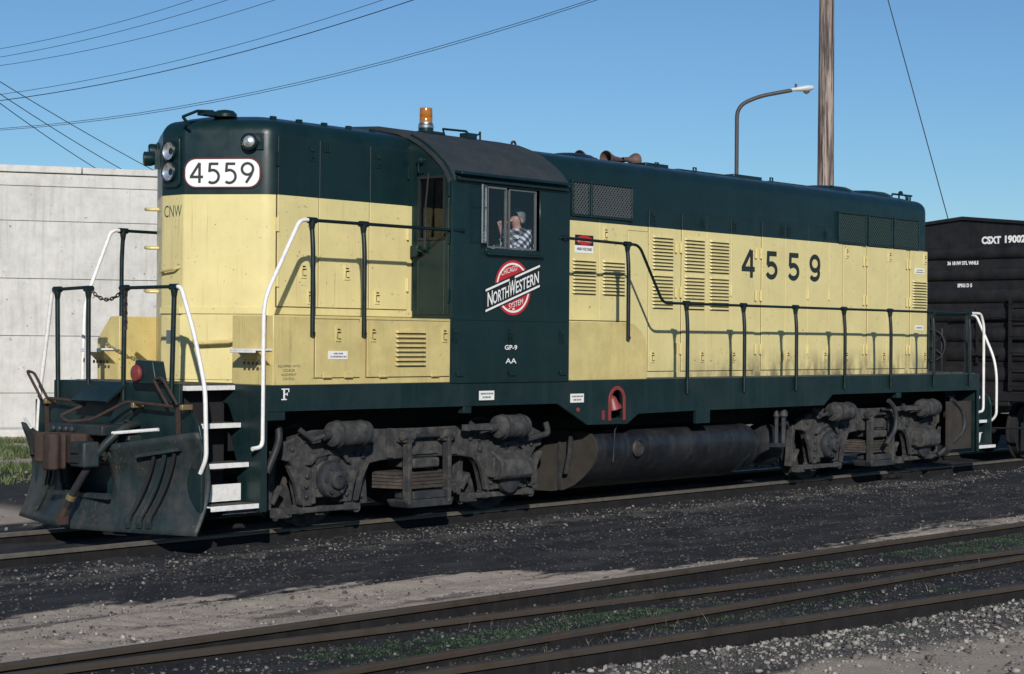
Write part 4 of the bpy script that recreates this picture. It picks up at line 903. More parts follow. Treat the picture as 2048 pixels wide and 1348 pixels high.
# ---- frame: side sill, deck, end plates
bell_arch = [(4.17,1.02)]+[(4.17,1.20)]+[(4.28+.11*math.cos(R(a)), 1.22+.125*math.sin(R(a))) for a in range(180, -1, -20)]+[(4.39,1.20),(4.39,1.02)]
sp = [(-1.14,1.466),(-1.14,1.217),(3.2,1.21),(3.74,.955),(4.2795,.95)]+[(4.2795,1.02)]+bell_arch+[(4.2805,1.02),(4.2805,.95),(4.48,.945),(4.70,1.06),(5.87,1.07),(5.87,.91),(6.17,.91),(6.17,1.07),(8.85,1.075),(9.07,1.217),(13.33,1.217),(13.33,1.466)]
mb = MB(); mb.prism(sp, 'y', -1.5, -1.462); sill = mb.build('side_sill', M_sill, LOCO, smooth=0)
mb = MB(); mb.prism([(-1.14,1.466),(-1.14,1.217),(3.2,1.21),(3.74,.955),(4.48,.945),(4.70,1.06),(8.85,1.075),(9.07,1.217),(13.33,1.217),(13.33,1.466)], 'y', 1.462, 1.5); mb.build('side_sill', M_sill, LOCO, smooth=0)
M_deck = mk('deck_plate', (.05,.058,.055), .8, spec=.3, var=.3, vscale=4, dirt=(.13,.12,.10), dirt_amt=.6, dscale=5)
mb = MB(); mb.box(-1.14,13.33,-1.495,1.495,1.43,1.470); mb.box(-1.77,-1.1405,-1.06,.92,1.43,1.482); mb.box(13.3305,13.96,-.92,1.06,1.43,1.482); mb.build('deck', M_deck, LOCO, smooth=0)
mb = MB(); mb.box(-1.5,13.7,-.42,.42,.78,1.425); mb.box(-1.1,13.2,-1.2,1.2,1.25,1.425); mb.build('underframe', M_under, LOCO, smooth=0)
mb = MB(); ring_o = [(4.12,.99),(4.12,1.21)]+[(4.28+.16*math.cos(R(a)), 1.22+.175*math.sin(R(a))) for a in range(180, -1, -15)]+[(4.44,1.21),(4.44,.99)]
inn_ = [(4.395,.99),(4.395,1.21)]+[(4.28+.115*math.cos(R(a)), 1.22+.13*math.sin(R(a))) for a in range(0, 181, 15)]+[(4.165,1.21),(4.165,.99)]
mb.prism(ring_o+inn_, 'y', -1.512, -1.4995); mb.build('bell_guard', M_red, sill, bevel=.003)
mb = MB(); mb.lathe([(.10,0),(.095,.02),(.07,.06),(.055,.12),(.03,.15),(.01,.155)], (4.30,-1.44,1.13), (-.3,0,1), 20); mb.build('bell', M_red, sill)
mb = MB(); mb.box(4.1,4.46,-1.30,-1.28,.96,1.42); mb.box(4.08,4.1,-1.46,-1.28,.96,1.42); mb.box(4.46,4.48,-1.46,-1.28,.96,1.42); mb.build('bell_housing', M_under, sill, smooth=0)
mb = MB(); pts = rrect(4.005,4.045,1.0,1.115,.019); pin = rrect(4.016,4.034,1.013,1.102,.008); k = len(pts)
mb.prism(pts, 'y', -1.508, -1.4995); mb.build('pull_ring', M_red, sill)
mb = MB(); mb.lathe([(.028,0),(.028,.012),(.015,.018)], (3.56,-1.5,1.13), (0,-1,0), 14); mb.build('valve_button', M_red, sill)
notice(sill, S15, 3.425, 1.215, 3.665, 1.315, [1, .7], ink=M_maroon)
mb = MB(); F5 = side(-1.503)
for k, (a, b, c, d) in enumerate(((-.90,1.325,-.878,1.435),(-.925,1.325,-.855,1.336),(-.925,1.424,-.825,1.435),(-.838,1.40,-.825,1.425),(-.88,1.375,-.85,1.387),(-.856,1.365,-.846,1.397))): flat(mb, F5, [(a,b),(c,b),(c,d),(a,d)], .0006*k)
mb.build('end_letter', M_txtw, sill, smooth=0)
for x0, x1, z0 in ((-1.10,-.86,1.13),(1.66,1.78,1.135),(10.85,10.97,1.135)):
    mb = MB(); mb.box(x0,x1,-1.49,-1.40,z0,1.22); mb.build('jacking_lug', M_sill, sill, bevel=.006)
def endplate(sx, xc, near, far):
    P_ = [(-1.07,1.482),(-1.07,1.30),(-1.20,1.26),(-1.36,1.10),(-1.40,.98),(-1.40,.30),(far,.30),(far,1.28),(.93,1.28),(.93,1.482)]
    mb = MB(); mb.prism(P_, 'x', xc-.02, xc+.02); return mb.build('end_plate', M_sill, LOCO, smooth=0, bevel=.004, seg=1)
ep = endplate(1, -1.785, -1.4, 1.25); endplate(-1, 13.975, -1.4, 1.25)
# ---- stair wells
def stairs(sx, tag_):
    X = lambda x: x if sx > 0 else 12.192-x
    def bx(mb, x0, x1, *r): a, b = sorted((X(x0), X(x1))); return mb.box(a, b, *r)
    mb = MB(); a, b = sorted((X(-1.175), X(-1.141)))
    zig = [(-1.5,.27),(-1.5,1.466),(-.93,1.466),(-.93,1.30),(-1.02,1.28),(-1.12,1.09),(-1.03,1.05),(-1.15,.74),(-1.26,.71),(-1.15,.62),(-1.22,.37),(-1.40,.33),(-1.40,.27)]
    mb.prism(zig, 'x', a, b); st = mb.build('stair_side', M_sill, LOCO, smooth=0)
    mb = MB(); bx(mb,-1.76,-1.15,-.93,-.90,.45,1.43); mb.build('stair_back', M_under, st, smooth=0)
    mb = MB(); a, b = sorted((X(-1.142), X(-1.12))); mb.box(a-.02,b+.02,-1.505,-1.485,.27,1.217); mb.build('stair_edge', M_sill, st, smooth=0)
    for y, z in ((-1.07,1.462),(-1.165,1.105),(-1.285,.735),(-1.435,.352)):
        if z > 1.4:
            mb = MB(); bx(mb,-1.755,-1.18,y-.06,y+.2,z-.045,z)
        else:
            mb = MB(); bx(mb,-1.755,-1.18,y-.05,y+.2,z-.012,z); bx(mb,-1.755,-1.18,y-.055,y-.04,z-.045,z+.003)
        o = mb.build('step', M_white, LOCO, bevel=.003, seg=1)
        mb = MB(); bx(mb,-1.75,-1.185,y-.038,y+.195,z-.016,z+.004); mb.build('tread', M_deck, o, smooth=0)
    mb = MB(); a, b = sorted((X(-1.755), X(-1.2))); s_ = 1 if sx > 0 else -1
    rp = [(X(-1.755),.535),(X(-1.70),.52),(X(-1.68),.45),(X(-1.645),.375),(X(-1.22),.375),(X(-1.22),.535)]
    mb.prism(rp if sx > 0 else rp[::-1], 'y', -1.27, -1.255); mb.build('riser', M_white, st, smooth=0)
stairs(1, ''); stairs(-1, '')

# ---- handrails
def post(x, y, z0, z1, lean=0, nm='handrail_post'):
    mb = MB(); s = 1 if y < 0 else -1
    mb.tube(fillet([(x,y-.02*s,z0),(x,y-.02*s,z1-.28),(x-.0,y-.0*s,z1-.06),(x,y,z1)], .12, 4), .024, 10)
    mb.lathe([(.024,0),(.036,.07),(.036,.10)], (x,y,z1-.10), (0,0,1), 10); mb.cyl((x-.055,y,z1),(x+.055,y,z1),.031,n=10)
    mb.cyl((x,y-.05*s,z0+.03),(x,y+.02*s,z0+.03),.016,n=6)
    return mb.build(nm, M_rail, LOCO)
def rail_tube(pts, r=.0175, m_=M_rail, nm='handrail', fr_=.09):
    mb = MB(); mb.tube(fillet(pts, fr_, 5), r, 10); return mb.build(nm, m_, LOCO)
for s in (-1, 1):
    y = 1.5*s
    for x in (-.546,.148): post(x, y, 1.94 if s < 0 else 1.47, 3.065)
    rail_tube([(-.66,y,3.065),(1.40,y,3.07),(1.60,y*1.02,3.07)])
    rail_tube([(-.55,y,3.065),(-.70,y,3.065),(-1.15,y,2.28),(-1.155,y,.885),(-1.28,y,.872)] if s < 0 else [(-.55,y,3.065),(-.70,y,3.065),(-1.05,y-.02,2.28),(-1.10,y-.06,1.45)], .021, M_white, 'white_handrail', .16)
post(4.463, -1.5, 1.93, 3.063); 
rail_tube([(3.25,-1.55,3.075),(4.463,-1.5,3.063),(4.69,-1.5,3.06),(5.17,-1.5,2.385),(13.02,-1.5,2.392)], fr_=.1)
for x in (5.655,6.894,8.118,9.35,10.609,11.874,13.007): post(x, -1.5, 1.285, 2.392)
rail_tube([(4.69,1.5,2.39),(13.02,1.5,2.39)])
for x in (5.655,8.118,10.609,13.007): post(x, 1.5, 1.285, 2.392)
rail_tube([(13.0,-1.5,2.395),(13.40,-1.5,2.395),(13.50,-1.5,2.2),(13.50,-1.5,.885),(13.34,-1.5,.875)], .021, M_white, 'white_handrail', .08)
mb = MB(); mb.cyl((1.60,-1.53,3.07),(1.60,-1.50,3.07),.03,n=10); mb.cyl((3.25,-1.56,3.075),(3.25,-1.50,3.075),.03,n=10); mb.build('rail_flange', M_rail, LOCO)
# end rails
for y in (.86,.34,-.24,-1.0):
    mb = MB(); mb.tube([(-1.82,y*.97,1.30),(-1.82,y,2.30),(-1.82,y,2.39)], .025, 10); mb.lathe([(.025,0),(.036,.07),(.036,.1)], (-1.82,y,2.29), (0,0,1), 10); mb.cyl((-1.82,y-.055,2.39),(-1.82,y+.055,2.39),.031,n=10); mb.build('end_post', M_rail, LOCO)
rail_tube([(-1.82,.86,2.39),(-1.82,.34,2.405)]); rail_tube([(-1.82,-.24,2.39),(-1.82,-1.0,2.392)])
rail_tube([(-1.82,-1.0,2.392),(-1.82,-1.10,2.39),(-1.82,-1.30,1.95),(-1.80,-1.44,1.45),(-1.80,-1.465,.80),(-1.80,-1.38,.66)], .021, M_white, 'white_handrail', .14)
rail_tube([(-1.82,.86,2.39),(-1.82,.95,2.38),(-1.80,1.10,1.75),(-1.80,1.19,1.30),(-1.80,1.23,.80)], .021, M_white, 'white_handrail', .14)
for y in (-.28,-.95,.3):
    mb = MB(); mb.tube([(14.0,y,1.30),(14.0,y,2.39)], .025, 10); mb.build('end_post', M_rail, LOCO)
rail_tube([(14.0,-.28,2.39),(14.0,-1.0,2.392)])
rail_tube([(14.0,-1.0,2.392),(14.0,-1.12,2.37),(14.0,-1.42,1.72),(14.0,-1.47,1.45),(14.0,-1.47,.80),(14.0,-1.36,.70)], .021, M_white, 'white_handrail', .14)
# safety chain
mb = MB()
def chain(P0, P1, sag, n):
    P0 = Vector(P0); P1 = Vector(P1)
    for i in range(n):
        t = (i+.5)/n; p = P0.lerp(P1, t)-Vector((0,0,sag*4*t*(1-t))); t2 = t+.01; q = P0.lerp(P1, t2)-Vector((0,0,sag*4*t2*(1-t2))); d = (q-p).normalized()
        sd = d.cross(Vector((1,0,0))).normalized() if i % 2 else d.cross(d.cross(Vector((1,0,0)))).normalized(); L = (P1-P0).length/n*.72
        mb.tube([p+d*L*math.cos(a)+sd*L*.5*math.sin(a) for a in [k*math.pi/4 for k in range(8)]], .0065, 5, closed=True)
chain((-1.82,.30,2.38),(-1.82,-.20,2.36),.09,11); chain((-1.85,-.30,2.34),(-1.85,-.305,1.99),0,8); mb.build('safety_chain', M_chain, LOCO)

# ---- pilot: plow, coupler, hoses, lift rods
NU, NV = 57, 15
def plow_pt(y, t):
    s = abs(y)/1.42; z = .085+t*(.80+.155*min(1, max(0, (s-.25)/.7))); xb = -2.27+.40*s**1.25
    return Vector((xb+.15*math.sin(math.pi*min(1, t*1.02))*(.75+.25*s)+.02*t, y, z+(.03*(1-s) if False else 0)))
mb = MB(); P_ = []; keep = []
ys = [-1.42+2.84*i/(NU-1) for i in range(NU)]
for y in ys:
    for j in range(NV): P_.append(plow_pt(y, j/(NV-1)))
def cut(y, t):
    c = .02; d = abs(y-c)
    return t > .40 and d < .42-.10*max(0, (.62-t))*1.0+(.05 if t > .85 else 0)
fs = []
for i in range(NU-1):
    for j in range(NV-1):
        yc = (ys[i]+ys[i+1])/2; tc = (j+.5)/(NV-1)
        if not cut(yc, tc): fs.append((i*NV+j, (i+1)*NV+j, (i+1)*NV+j+1, i*NV+j+1))
mb.add(P_, fs); plow = mb.build('plow', M_plow, LOCO, smooth=60, solid=.02)
# rolled lip round the coupler opening
for s in (-1, 1):
    mb = MB(); pts = []
    for k in range(9):
        t = .40+.6*k/8; d = .42+.06*math.sin(math.pi*(t-.4)/.6); p = plow_pt(.02+s*d, t); pts.append(p)
    vs = []
    for p in pts: vs += [p+Vector((-.01,0,0)), p+Vector((.14,-s*.05,0))]
    mb.grid(vs, len(pts), 2); mb.build('opening_lip', M_plow, plow, solid=.016, smooth=60)
mb = MB(); p = plow_pt(.02, .40); mb.bar(p+Vector((-.015,.46,.0)), p+Vector((-.015,-.50,0)), .03, .04); mb.build('opening_bar', M_plow, plow)
for y in (-1.36,-1.2,1.2,1.36):
    mb = MB(); mb.bar(plow_pt(y,.8)+Vector((.03,0,0)), Vector((-1.79, y*.95, .7)), .06, .05); mb.build('plow_bracket', M_under, plow)
mb = MB(); mb.bar(plow_pt(-.78,.83)+Vector((-.05,0,.0)), plow_pt(-1.22,.83)+Vector((-.05,0,.02)), .09, .03); mb.build('hose_bracket', M_plow, plow)
for (a, b), m_ in zip(((-.95,-.70),(-1.06,-.82),(-1.16,-.92)), (M_rubber, M_plow, M_rubber)):
    mb = MB(); pts = []
    for k in range(9):
        t = .82-.66*k/8; y = a+(b-a)*k/8; pts.append(plow_pt(y, t)+Vector((-.055-.03*math.sin(math.pi*k/8),0,0)))
    mb.tube(pts, .019 if m_ is M_rubber else .023, 8); h = mb.build('brake_hose', m_, plow)
    mb = MB(); mb.tube([pts[-1]+Vector((0,0,.02)), pts[-1]+Vector((-.01,.01,-.05))], .03, 8); mb.box(pts[-1].x-.03,pts[-1].x+.01,pts[-1].y-.03,pts[-1].y+.03,pts[-1].z-.09,pts[-1].z-.04); mb.build('hose_coupling', M_plow, h)
for a, b in ((.56,.86),(.64,.92)):
    mb = MB(); mb.tube([plow_pt(a+(b-a)*k/6, .74-.62*k/6)+Vector((-.05,0,0)) for k in range(7)], .019, 8); mb.build('brake_hose', M_plow, plow)
mb = MB(); mb.tube([plow_pt(-.52,1)+Vector((-.02,0,.10)), plow_pt(-1.02,1)+Vector((-.02,0,.07))], .017, 8); mb.build('guide_rod', M_white, plow)
mb = MB(); mb.tube([plow_pt(1.25,1)+Vector((-.02,0,.06)), plow_pt(.95,1)+Vector((-.05,0,.03))], .014, 8); mb.build('guide_rod', M_white, plow)
# coupler
mb = MB(); mb.box(-2.16,-1.6,-.12,.14,.76,.99); mb.prism([(-2.10,-.16),(-2.10,.20),(-2.28,.22),(-2.36,.30),(-2.46,.31),(-2.44,.22),(-2.34,.14),(-2.30,.05),(-2.36,-.10),(-2.38,-.19),(-2.24,-.24)][::-1], 'z', .71, 1.0); cp_ = mb.build('coupler', M_rust, LOCO, bevel=.02)
mb = MB(); mb.prism([(-2.33,.06),(-2.50,.10),(-2.535,.04),(-2.53,-.06),(-2.47,-.10),(-2.40,-.06),(-2.36,-.09)], 'z', .655, 1.0); mb.build('knuckle', M_rust, cp_, bevel=.025, seg=3)
mb = MB(); mb.prism([(-2.39,-.17),(-2.41,-.42),(-2.25,-.46),(-2.18,-.2)], 'z', .69, .93); cl = mb.build('coupler_head_block', M_plow, cp_, bevel=.02)
mb = MB()
for z in (.735,.825): mb.box(-2.425,-2.39,-.345,-.225,z,z+.05)
mb.build('head_slot', M_dark, cl)
mb = MB(); mb.box(-2.2,-1.78,-.42,.45,.98,1.08); mb.box(-1.95,-1.78,-.5,.5,.68,.98); dg2 = mb.build('draft_pocket', M_plow, LOCO, bevel=.015)
for k in range(4):
    mb = MB(); mb.lathe([(.035,0),(.035,.03),(.02,.045)], (-2.2,.33-.1*k,1.03), (-1,0,0), 10); mb.build('bolt', M_plow, dg2)
# train line hose (big)
hp = [(-1.86,-.50,1.09),(-2.06,-.56,1.06),(-2.2,-.50,.93),(-2.27,-.40,.78),(-2.33,-.30,.60),(-2.36,-.18,.42),(-2.38,-.12,.30)]
mb = MB(); mb.tube(fillet(hp[:4], .08, 4), .038, 10); ah_ = mb.build('train_air_hose', M_plow, LOCO)
mb = MB(); mb.tube(fillet(hp[3:], .1, 5), .036, 10); mb.build('rubber_hose', M_rubber, ah_)
for p, q in ((hp[3],hp[4]),(hp[5],hp[6])):
    p = Vector(p); q = Vector(q); d = (q-p).normalized(); mb = MB(); mb.cyl(p, p+d*.05, .046, n=12); mb.build('hose_clamp', M_brass, ah_)
mb = MB(); p = Vector(hp[-1]); mb.tube([p, p+Vector((-.02,.05,-.09))], .04, 8); mb.box(p.x-.05,p.x+.03,p.y+.01,p.y+.1,p.z-.16,p.z-.07); mb.build('glad_hand', M_rust, ah_)
# uncoupling rod
X_ = -1.93
mb = MB(); mb.tube(fillet([(X_,.86,1.30),(X_,.50,1.29),(X_,.21,1.26),(X_-.15,.43,1.14),(X_-.18,.25,1.09),(X_-.12,-.05,1.12),(X_,-.43,1.30),(X_,-1.12,1.275)], .05, 4), .017, 8)
mb.tube(fillet([(X_,.86,1.30),(X_,1.09,1.55),(X_,1.22,1.57),(X_,.96,1.29)], .04, 4), .014, 8)
mb.tube(fillet([(X_,-1.06,1.28),(X_,-.84,1.52),(X_,-.97,1.54),(X_,-1.2,1.29)], .04, 4), .014, 8)
mb.bar((X_+.03,.92,1.30),(X_+.03,.90,.95),.03,.03,(1,0,0)); mb.bar((X_+.04,-1.16,1.28),(X_+.04,-1.17,.98),.03,.03,(1,0,0)); ul = mb.build('uncoupling_lever', M_rust, LOCO)
for y in (-1.28,.87,-.55):
    mb = MB(); mb.box(X_-.025,X_+.10,y-.022,y+.022,1.245,1.295); mb.build('bearing', M_brass, ul, bevel=.006)
mb = MB(); mb.prism([(-1.81,1.47),(-2.05,1.30),(-2.03,1.285),(-1.805,1.44)], 'y', -.26, .30); mb.build('drop_step', M_sill, ep)
mb = MB(); mb.prism([(-.52,1.475),(-.88,1.475),(-.82,1.69),(-.56,1.70)], 'x', -1.93, -1.79); rbx = mb.build('receptacle_box', M_sill, ep, bevel=.01)
mb = MB(); mb.lathe([(.078,0),(.082,.02),(.074,.035),(.02,.045)], (-1.93,-.60,1.575), (-1,.1,0), 20); mb.build('receptacle_cover', M_red, rbx)
mb = MB(); mb.tube(fillet([(-1.80,-.30,1.10),(-1.98,-.05,1.03),(-2.03,.10,1.0),(-1.95,.2,1.1)], .08, 4), .012, 6); mb.tube(fillet([(-1.81,-.50,1.28),(-1.9,-.46,1.2),(-1.9,-.33,1.13),(-1.85,-.4,1.1)], .05, 4), .012, 6); mb.build('cable', M_rubber, ep)

# ---- fuel tank, reservoirs
TP = [(-.5,.845),(-1.20,.85),(-1.30,.825),(-1.36,.76),(-1.385,.66),(-1.365,.54),(-1.30,.43),(-1.20,.33),(-1.06,.23),(-.90,.165),(-.7,.14)]
TPF = TP+[(-y, z) for y, z in TP[::-1]]
mb = MB(); mb.prism(TPF[::-1], 'x', 4.06, 7.3); tank = mb.build('fuel_tank', M_tank, LOCO, smooth=35)
mb = MB(); mb.prism([(y*1.012, .5+(z-.5)*1.02) for y, z in TPF][::-1], 'x', 4.03, 4.062); mb.build('tank_end', M_tankend, tank, smooth=35)
mb = MB(); mb.prism([(y*1.008, .5+(z-.5)*1.015) for y, z in TPF][::-1], 'x', 7.30, 7.33); mb.build('tank_end', M_tank, tank, smooth=35)
mb = MB(); mb.box(4.0,4.03,-1.36,-1.33,.14,.84) if False else mb.box(4.008,4.03,-.87,-.84,.16,.83); mb.tube([(3.95,-1.08,.82),(3.96,-1.06,.62),(3.96,-1.0,.36)], .03, 8); mb.build('end_pipe', M_truckdk, tank)
mb = MB(); mb.lathe([(.10,0),(.105,.03),(.09,.045),(.085,.02)], (4.83,-1.375,.645), (0,-1,0), 22, cap=False); fc = mb.build('filler_neck', M_truckdk, tank); mb = MB(); mb.lathe([(.086,0),(.08,.025),(.02,.03)], (4.83,-1.375,.645), (0,-1,0), 20); mb.build('filler_cap', M_spring, fc)
mb = MB(); mb.tube([(4.42,-1.40,.93),(4.36,-1.41,.86),(4.34,-1.41,.55),(4.34,-1.40,.5)], .008, 6); mb.build('vent_tube', M_truckdk, tank)
for x0, x1, y, z, r_ in ((7.34,7.80,-.95,.55,.285),(7.95,8.36,-.97,.55,.285)):
    mb = MB(); L = x1-x0; mb.lathe([(.02,-.0),(r_*.6,.02),(r_*.92,.07),(r_,.14),(r_,L-.14),(r_*.92,L-.07),(r_*.6,L-.02),(.02,L)], (x0,y,z), (1,0,0), 28); rs = mb.build('air_reservoir', M_tank, LOCO)
    mb = MB(); mb.lathe([(.09,0),(.09,.04),(.05,.05)], (x1-.03,y-.12,z+.02), (1,0,0), 16); mb.build('drain_plug', M_truckdk, rs)
mb = MB(); mb.bar((7.62,-1.40,.575),(8.05,-1.40,.56),.12,.05); mb.tube([(7.83,-1.4,.58),(7.83,-1.4,.95)], .028, 8); mb.tube([(8.0,-1.4,.58),(8.0,-1.4,.98)], .032, 8); mb.lathe([(.035,0),(.06,.03),(.05,.09),(.02,.12)], (8.0,-1.4,.92), (0,0,1), 10); mb.lathe([(.03,0),(.045,.03),(.02,.1)], (7.83,-1.4,.92), (0,0,1), 10); mb.tube(fillet([(8.0,-1.38,.83),(8.14,-1.36,.85),(8.26,-1.3,.78),(8.3,-1.2,.78)],.05,4), .032, 8); mb.build('drain_valve', M_truckdk, LOCO)
mb = MB(); mb.tube(fillet([(3.35,-1.2,.98),(3.35,-1.25,.86),(3.0,-1.2,.80),(2.8,-1.1,.8)], .12, 5), .035, 8); mb.build('brake_pipe', M_truckdk, LOCO)

# ---- trucks
bolt0 = {}
def make_truck(dx):
    X = lambda x: x+dx; XM = lambda x: 2.743-x
    half = [(-.60,.72),(-.60,.875),(-.40,.95),(-.18,1.01),(.12,1.015),(.8,.985),(1.372,.98)]
    low = [(-.60,.72),(-.50,.70),(-.44,.63),(-.40,.50),(-.335,.245),(-.17,.245),(-.17,.60),(-.13,.66),(.13,.66),(.17,.60),(.17,.255),(.355,.255),(.395,.42),(.45,.55),(.56,.625),(.75,.655),(1.1,.665),(1.372,.668)]
    top = half+[(XM(x), z) for x, z in half[-2::-1]]; bot = low[1:]+[(XM(x), z) for x, z in low[-2:0:-1]]
    out = top+bot[::-1]
    mb = MB()
    for s in (-1, 1): a, b = sorted((s*1.02, s*1.15)); mb.prism([(X(x), z) for x, z in out][::-1], 'y', a, b)
    mb.box(X(1.1),X(1.65),-1.0,1.0,.72,.95)
    tr = mb.build('truck', M_truck, LOCO, bevel=.015)
    # raised ribs on the side frame
    Y0, Y1 = -1.175, -1.149
    for x in (0, 2.743):
        mb = MB(); mb.prism([(X(x+a), z) for a, z in ((-.30,.66),(-.22,.76),(0,.80),(.22,.76),(.30,.66),(.245,.66),(.18,.725),(0,.755),(-.18,.725),(-.245,.66))], 'y', Y0-.03, Y1); mb.build('spring_arch', M_truck, tr, bevel=.006)
    for q in (((1.15,.70),(1.60,.70),(1.60,.74),(1.15,.74)), ((.84,.68),(.92,.68),(.92,.99),(.84,.99)), ((1.83,.68),(1.91,.68),(1.91,.97),(1.83,.97))):
        mb = MB(); mb.prism([(X(x), z) for x, z in q], 'y', Y0, Y1); mb.build('frame_rib', M_truck, tr, bevel=.006)
    for x, z in ((.62,.86),(2.12,.85),(2.28,.72),(.5,.72)):
        mb = MB(); mb.lathe([(.035,0),(.035,.02),(.02,.03)], (X(x),-1.15,z), (0,-1,0), 8); mb.build('boss', M_truckdk, tr)
    # bolts, wear plates and straps on the castings
    _b = bolt0.get(0)
    for x in (0, 2.743):
        for a, z in ((-.28,.34),(-.28,.44),(-.27,.54),(.27,.34),(.27,.44),(.26,.54),(-.47,.82),(-.30,.90),(.42,.84),(.40,.74)):
            if 0 not in bolt0:
                q = MB(); q.lathe([(.024,0),(.024,.018),(.014,.026)], (0,0,0), (0,-1,0), 6); o = q.build('bolt', M_truckdk, tr, smooth=0, loc=(X(x+a),-1.151,z)); bolt0[0] = o.data
            else: link('bolt', bolt0[0], tr, (X(x+a),-1.151,z))
        for sgn in (-1, 1):
            mb = MB(); mb.prism([(X(x+sgn*a), z) for a, z in ((.175,.27),(.225,.27),(.225,.62),(.175,.62))][::sgn], 'y', -1.185, -1.149); mb.build('pedestal_liner', M_truck, tr, bevel=.004, seg=1)
            mb = MB(); mb.prism([(X(x+sgn*a), z) for a, z in ((.36,.27),(.40,.27),(.47,.50),(.56,.66),(.51,.66),(.42,.50))][::sgn], 'y', -1.20, -1.149); mb.build('pedestal_fin', M_truck, tr, bevel=.004, seg=1)
    # wheels
    wp_ = [(.02,.0),(.10,.0),(.12,.02),(.16,.03),(.38,.02),(.42,.0),(.50,.0),(.508,.01),(.510,.10),(.54,.115),(.54,.145),(.50,.15),(.40,.14),(.16,.10),(.02,.10)]
    for x in (0, 2.743):
        for s in (-1, 1):
            mb = MB(); mb.lathe([(r_, h) for r_, h in wp_], (X(x), s*.845, .508), (0,-s,0), 40); mb.build('wheel', M_truck, tr)
        mb = MB(); mb.cyl((X(x),-1.1,.508),(X(x),1.1,.508),.085,n=14); mb.build('axle', M_truckdk, tr)
        # journal box
        mb = MB(); mb.prism([(X(x+a), z) for a, z in ((-.165,.33),(.165,.33),(.165,.64),(.10,.69),(-.10,.69),(-.165,.64))], 'y', -1.20, -1.03); mb.box(X(x-.205),X(x-.15),-1.19,-1.05,.42,.60); jb = mb.build('journal_box', M_truck, tr, bevel=.012)
        if x == 0:
            mb = MB(); mb.lathe([(.185,0),(.19,.05),(.175,.085),(.14,.10),(.095,.105),(.088,.15),(.08,.155),(.045,.155),(.04,.14),(.002,.14)], (X(x),-1.19,.505), (0,-1,0), 28)
            for k in range(6): mb.lathe([(.022,0),(.022,.02)], (X(x)+.135*math.cos(k*1.047), -1.29, .505+.135*math.sin(k*1.047)), (0,-1,0), 6)
            mb.build('bearing_cap', M_truckdk, jb)
        else:
            mb = MB(); mb.prism([(-1.05,.70),(-1.20,.69),(-1.34,.585),(-1.35,.565),(-1.35,.42),(-1.31,.38),(-1.05,.36)], 'x', X(x-.30), X(x+.235)); mb.box(X(x-.34),X(x-.295),-1.26,-1.06,.40,.62); mb.build('gear_case', M_truck, jb, bevel=.014)
            mb = MB(); mb.lathe([(.19,0),(.18,.05),(.1,.07)], (X(x)-.03,-1.18,.40), (0,-1,0), 20); mb.build('bearing_cap', M_truckdk, jb)
        for a in (-.09,.09):
            mb = MB(); mb.lathe([(.05,0),(.085,.02),(.085,.05),(.05,.07)], (X(x+a),-1.19,.715), (0,1,0), 12); mb.build('spring_seat', M_truckdk, jb)
        # pedestal tie bar and brake gear
        mb = MB(); mb.bar((X(x-.50),-1.09,.205),(X(x+.38),-1.09,.205),.11,.055); mb.box(X(x-.62),X(x-.46),-1.12,-1.0,.14,.24); mb.box(X(x-.36),X(x-.28),-1.14,-1.02,.17,.26); mb.box(X(x+.26),X(x+.46),-1.14,-.98,.17,.25); mb.cyl((X(x+.46),-1.12,.19),(X(x+.46),-.98,.19),.055,n=10); mb.cyl((X(x-.56),-1.13,.19),(X(x-.56),-1.0,.19),.05,n=10); mb.build('tie_bar', M_truck, tr, bevel=.008)
        for s in (-1, 1):
            mb = MB(); ro_, ri_ = .60, .525; a0, a1 = (150, 205) if s < 0 else (-25, 30); A = [math.radians(a0+(a1-a0)*k/8) for k in range(9)]
            mb.prism([(X(x)+ro_*math.cos(a), .508+ro_*math.sin(a)) for a in A]+[(X(x)+ri_*math.cos(a), .508+ri_*math.sin(a)) for a in A[::-1]], 'y', -.96, -.80); mb.build('brake_shoe', M_truck, tr)
            mb = MB(); mb.bar((X(x+s*.60),-.98,.80),(X(x+s*.66),-.98,.22),.07,.10,(0,1,0)); mb.bar((X(x+s*.62),-1.02,.28),(X(x+s*.50),-1.02,.45),.04,.06,(0,1,0)); mb.build('brake_hanger', M_truck, tr, bevel=.008)
            mb = MB(); mb.tube(fillet([(X(x+s*.62),-.90,.95),(X(x+s*.60),-.90,.60),(X(x+s*.54),-.82,.14)],.1,4), .018, 6); mb.build('sand_pipe', M_truckdk, tr)
    # spring plank: hangers, leaf pack, rod
    for x in (1.055, 1.66):
        mb = MB(); mb.bar((X(x),-1.25,.92),(X(x),-1.25,.19),.095,.05,(1,0,0)); mb.box(X(x-.07),X(x+.07),-1.28,-1.13,.84,.96); mb.cyl((X(x-.09),-1.25,.905),(X(x+.09),-1.25,.905),.05,n=12); mb.build('swing_hanger', M_truck, tr, bevel=.008)
    mb = MB(); mb.cyl((X(1.1),-1.22,.90),(X(1.62),-1.22,.90),.022,n=8); mb.build('hanger_rod', M_truckdk, tr)
    mb = MB(); mb.prism([(X(x), z) for x, z in ((1.0,.22),(1.05,.15),(1.70,.15),(1.73,.22),(1.73,.235),(1.0,.235))], 'y', -1.29, -1.0); mb.box(X(1.12),X(1.70),-1.28,-1.0,.237,.32); mb.build('spring_plank', M_truckdk, tr, bevel=.01)
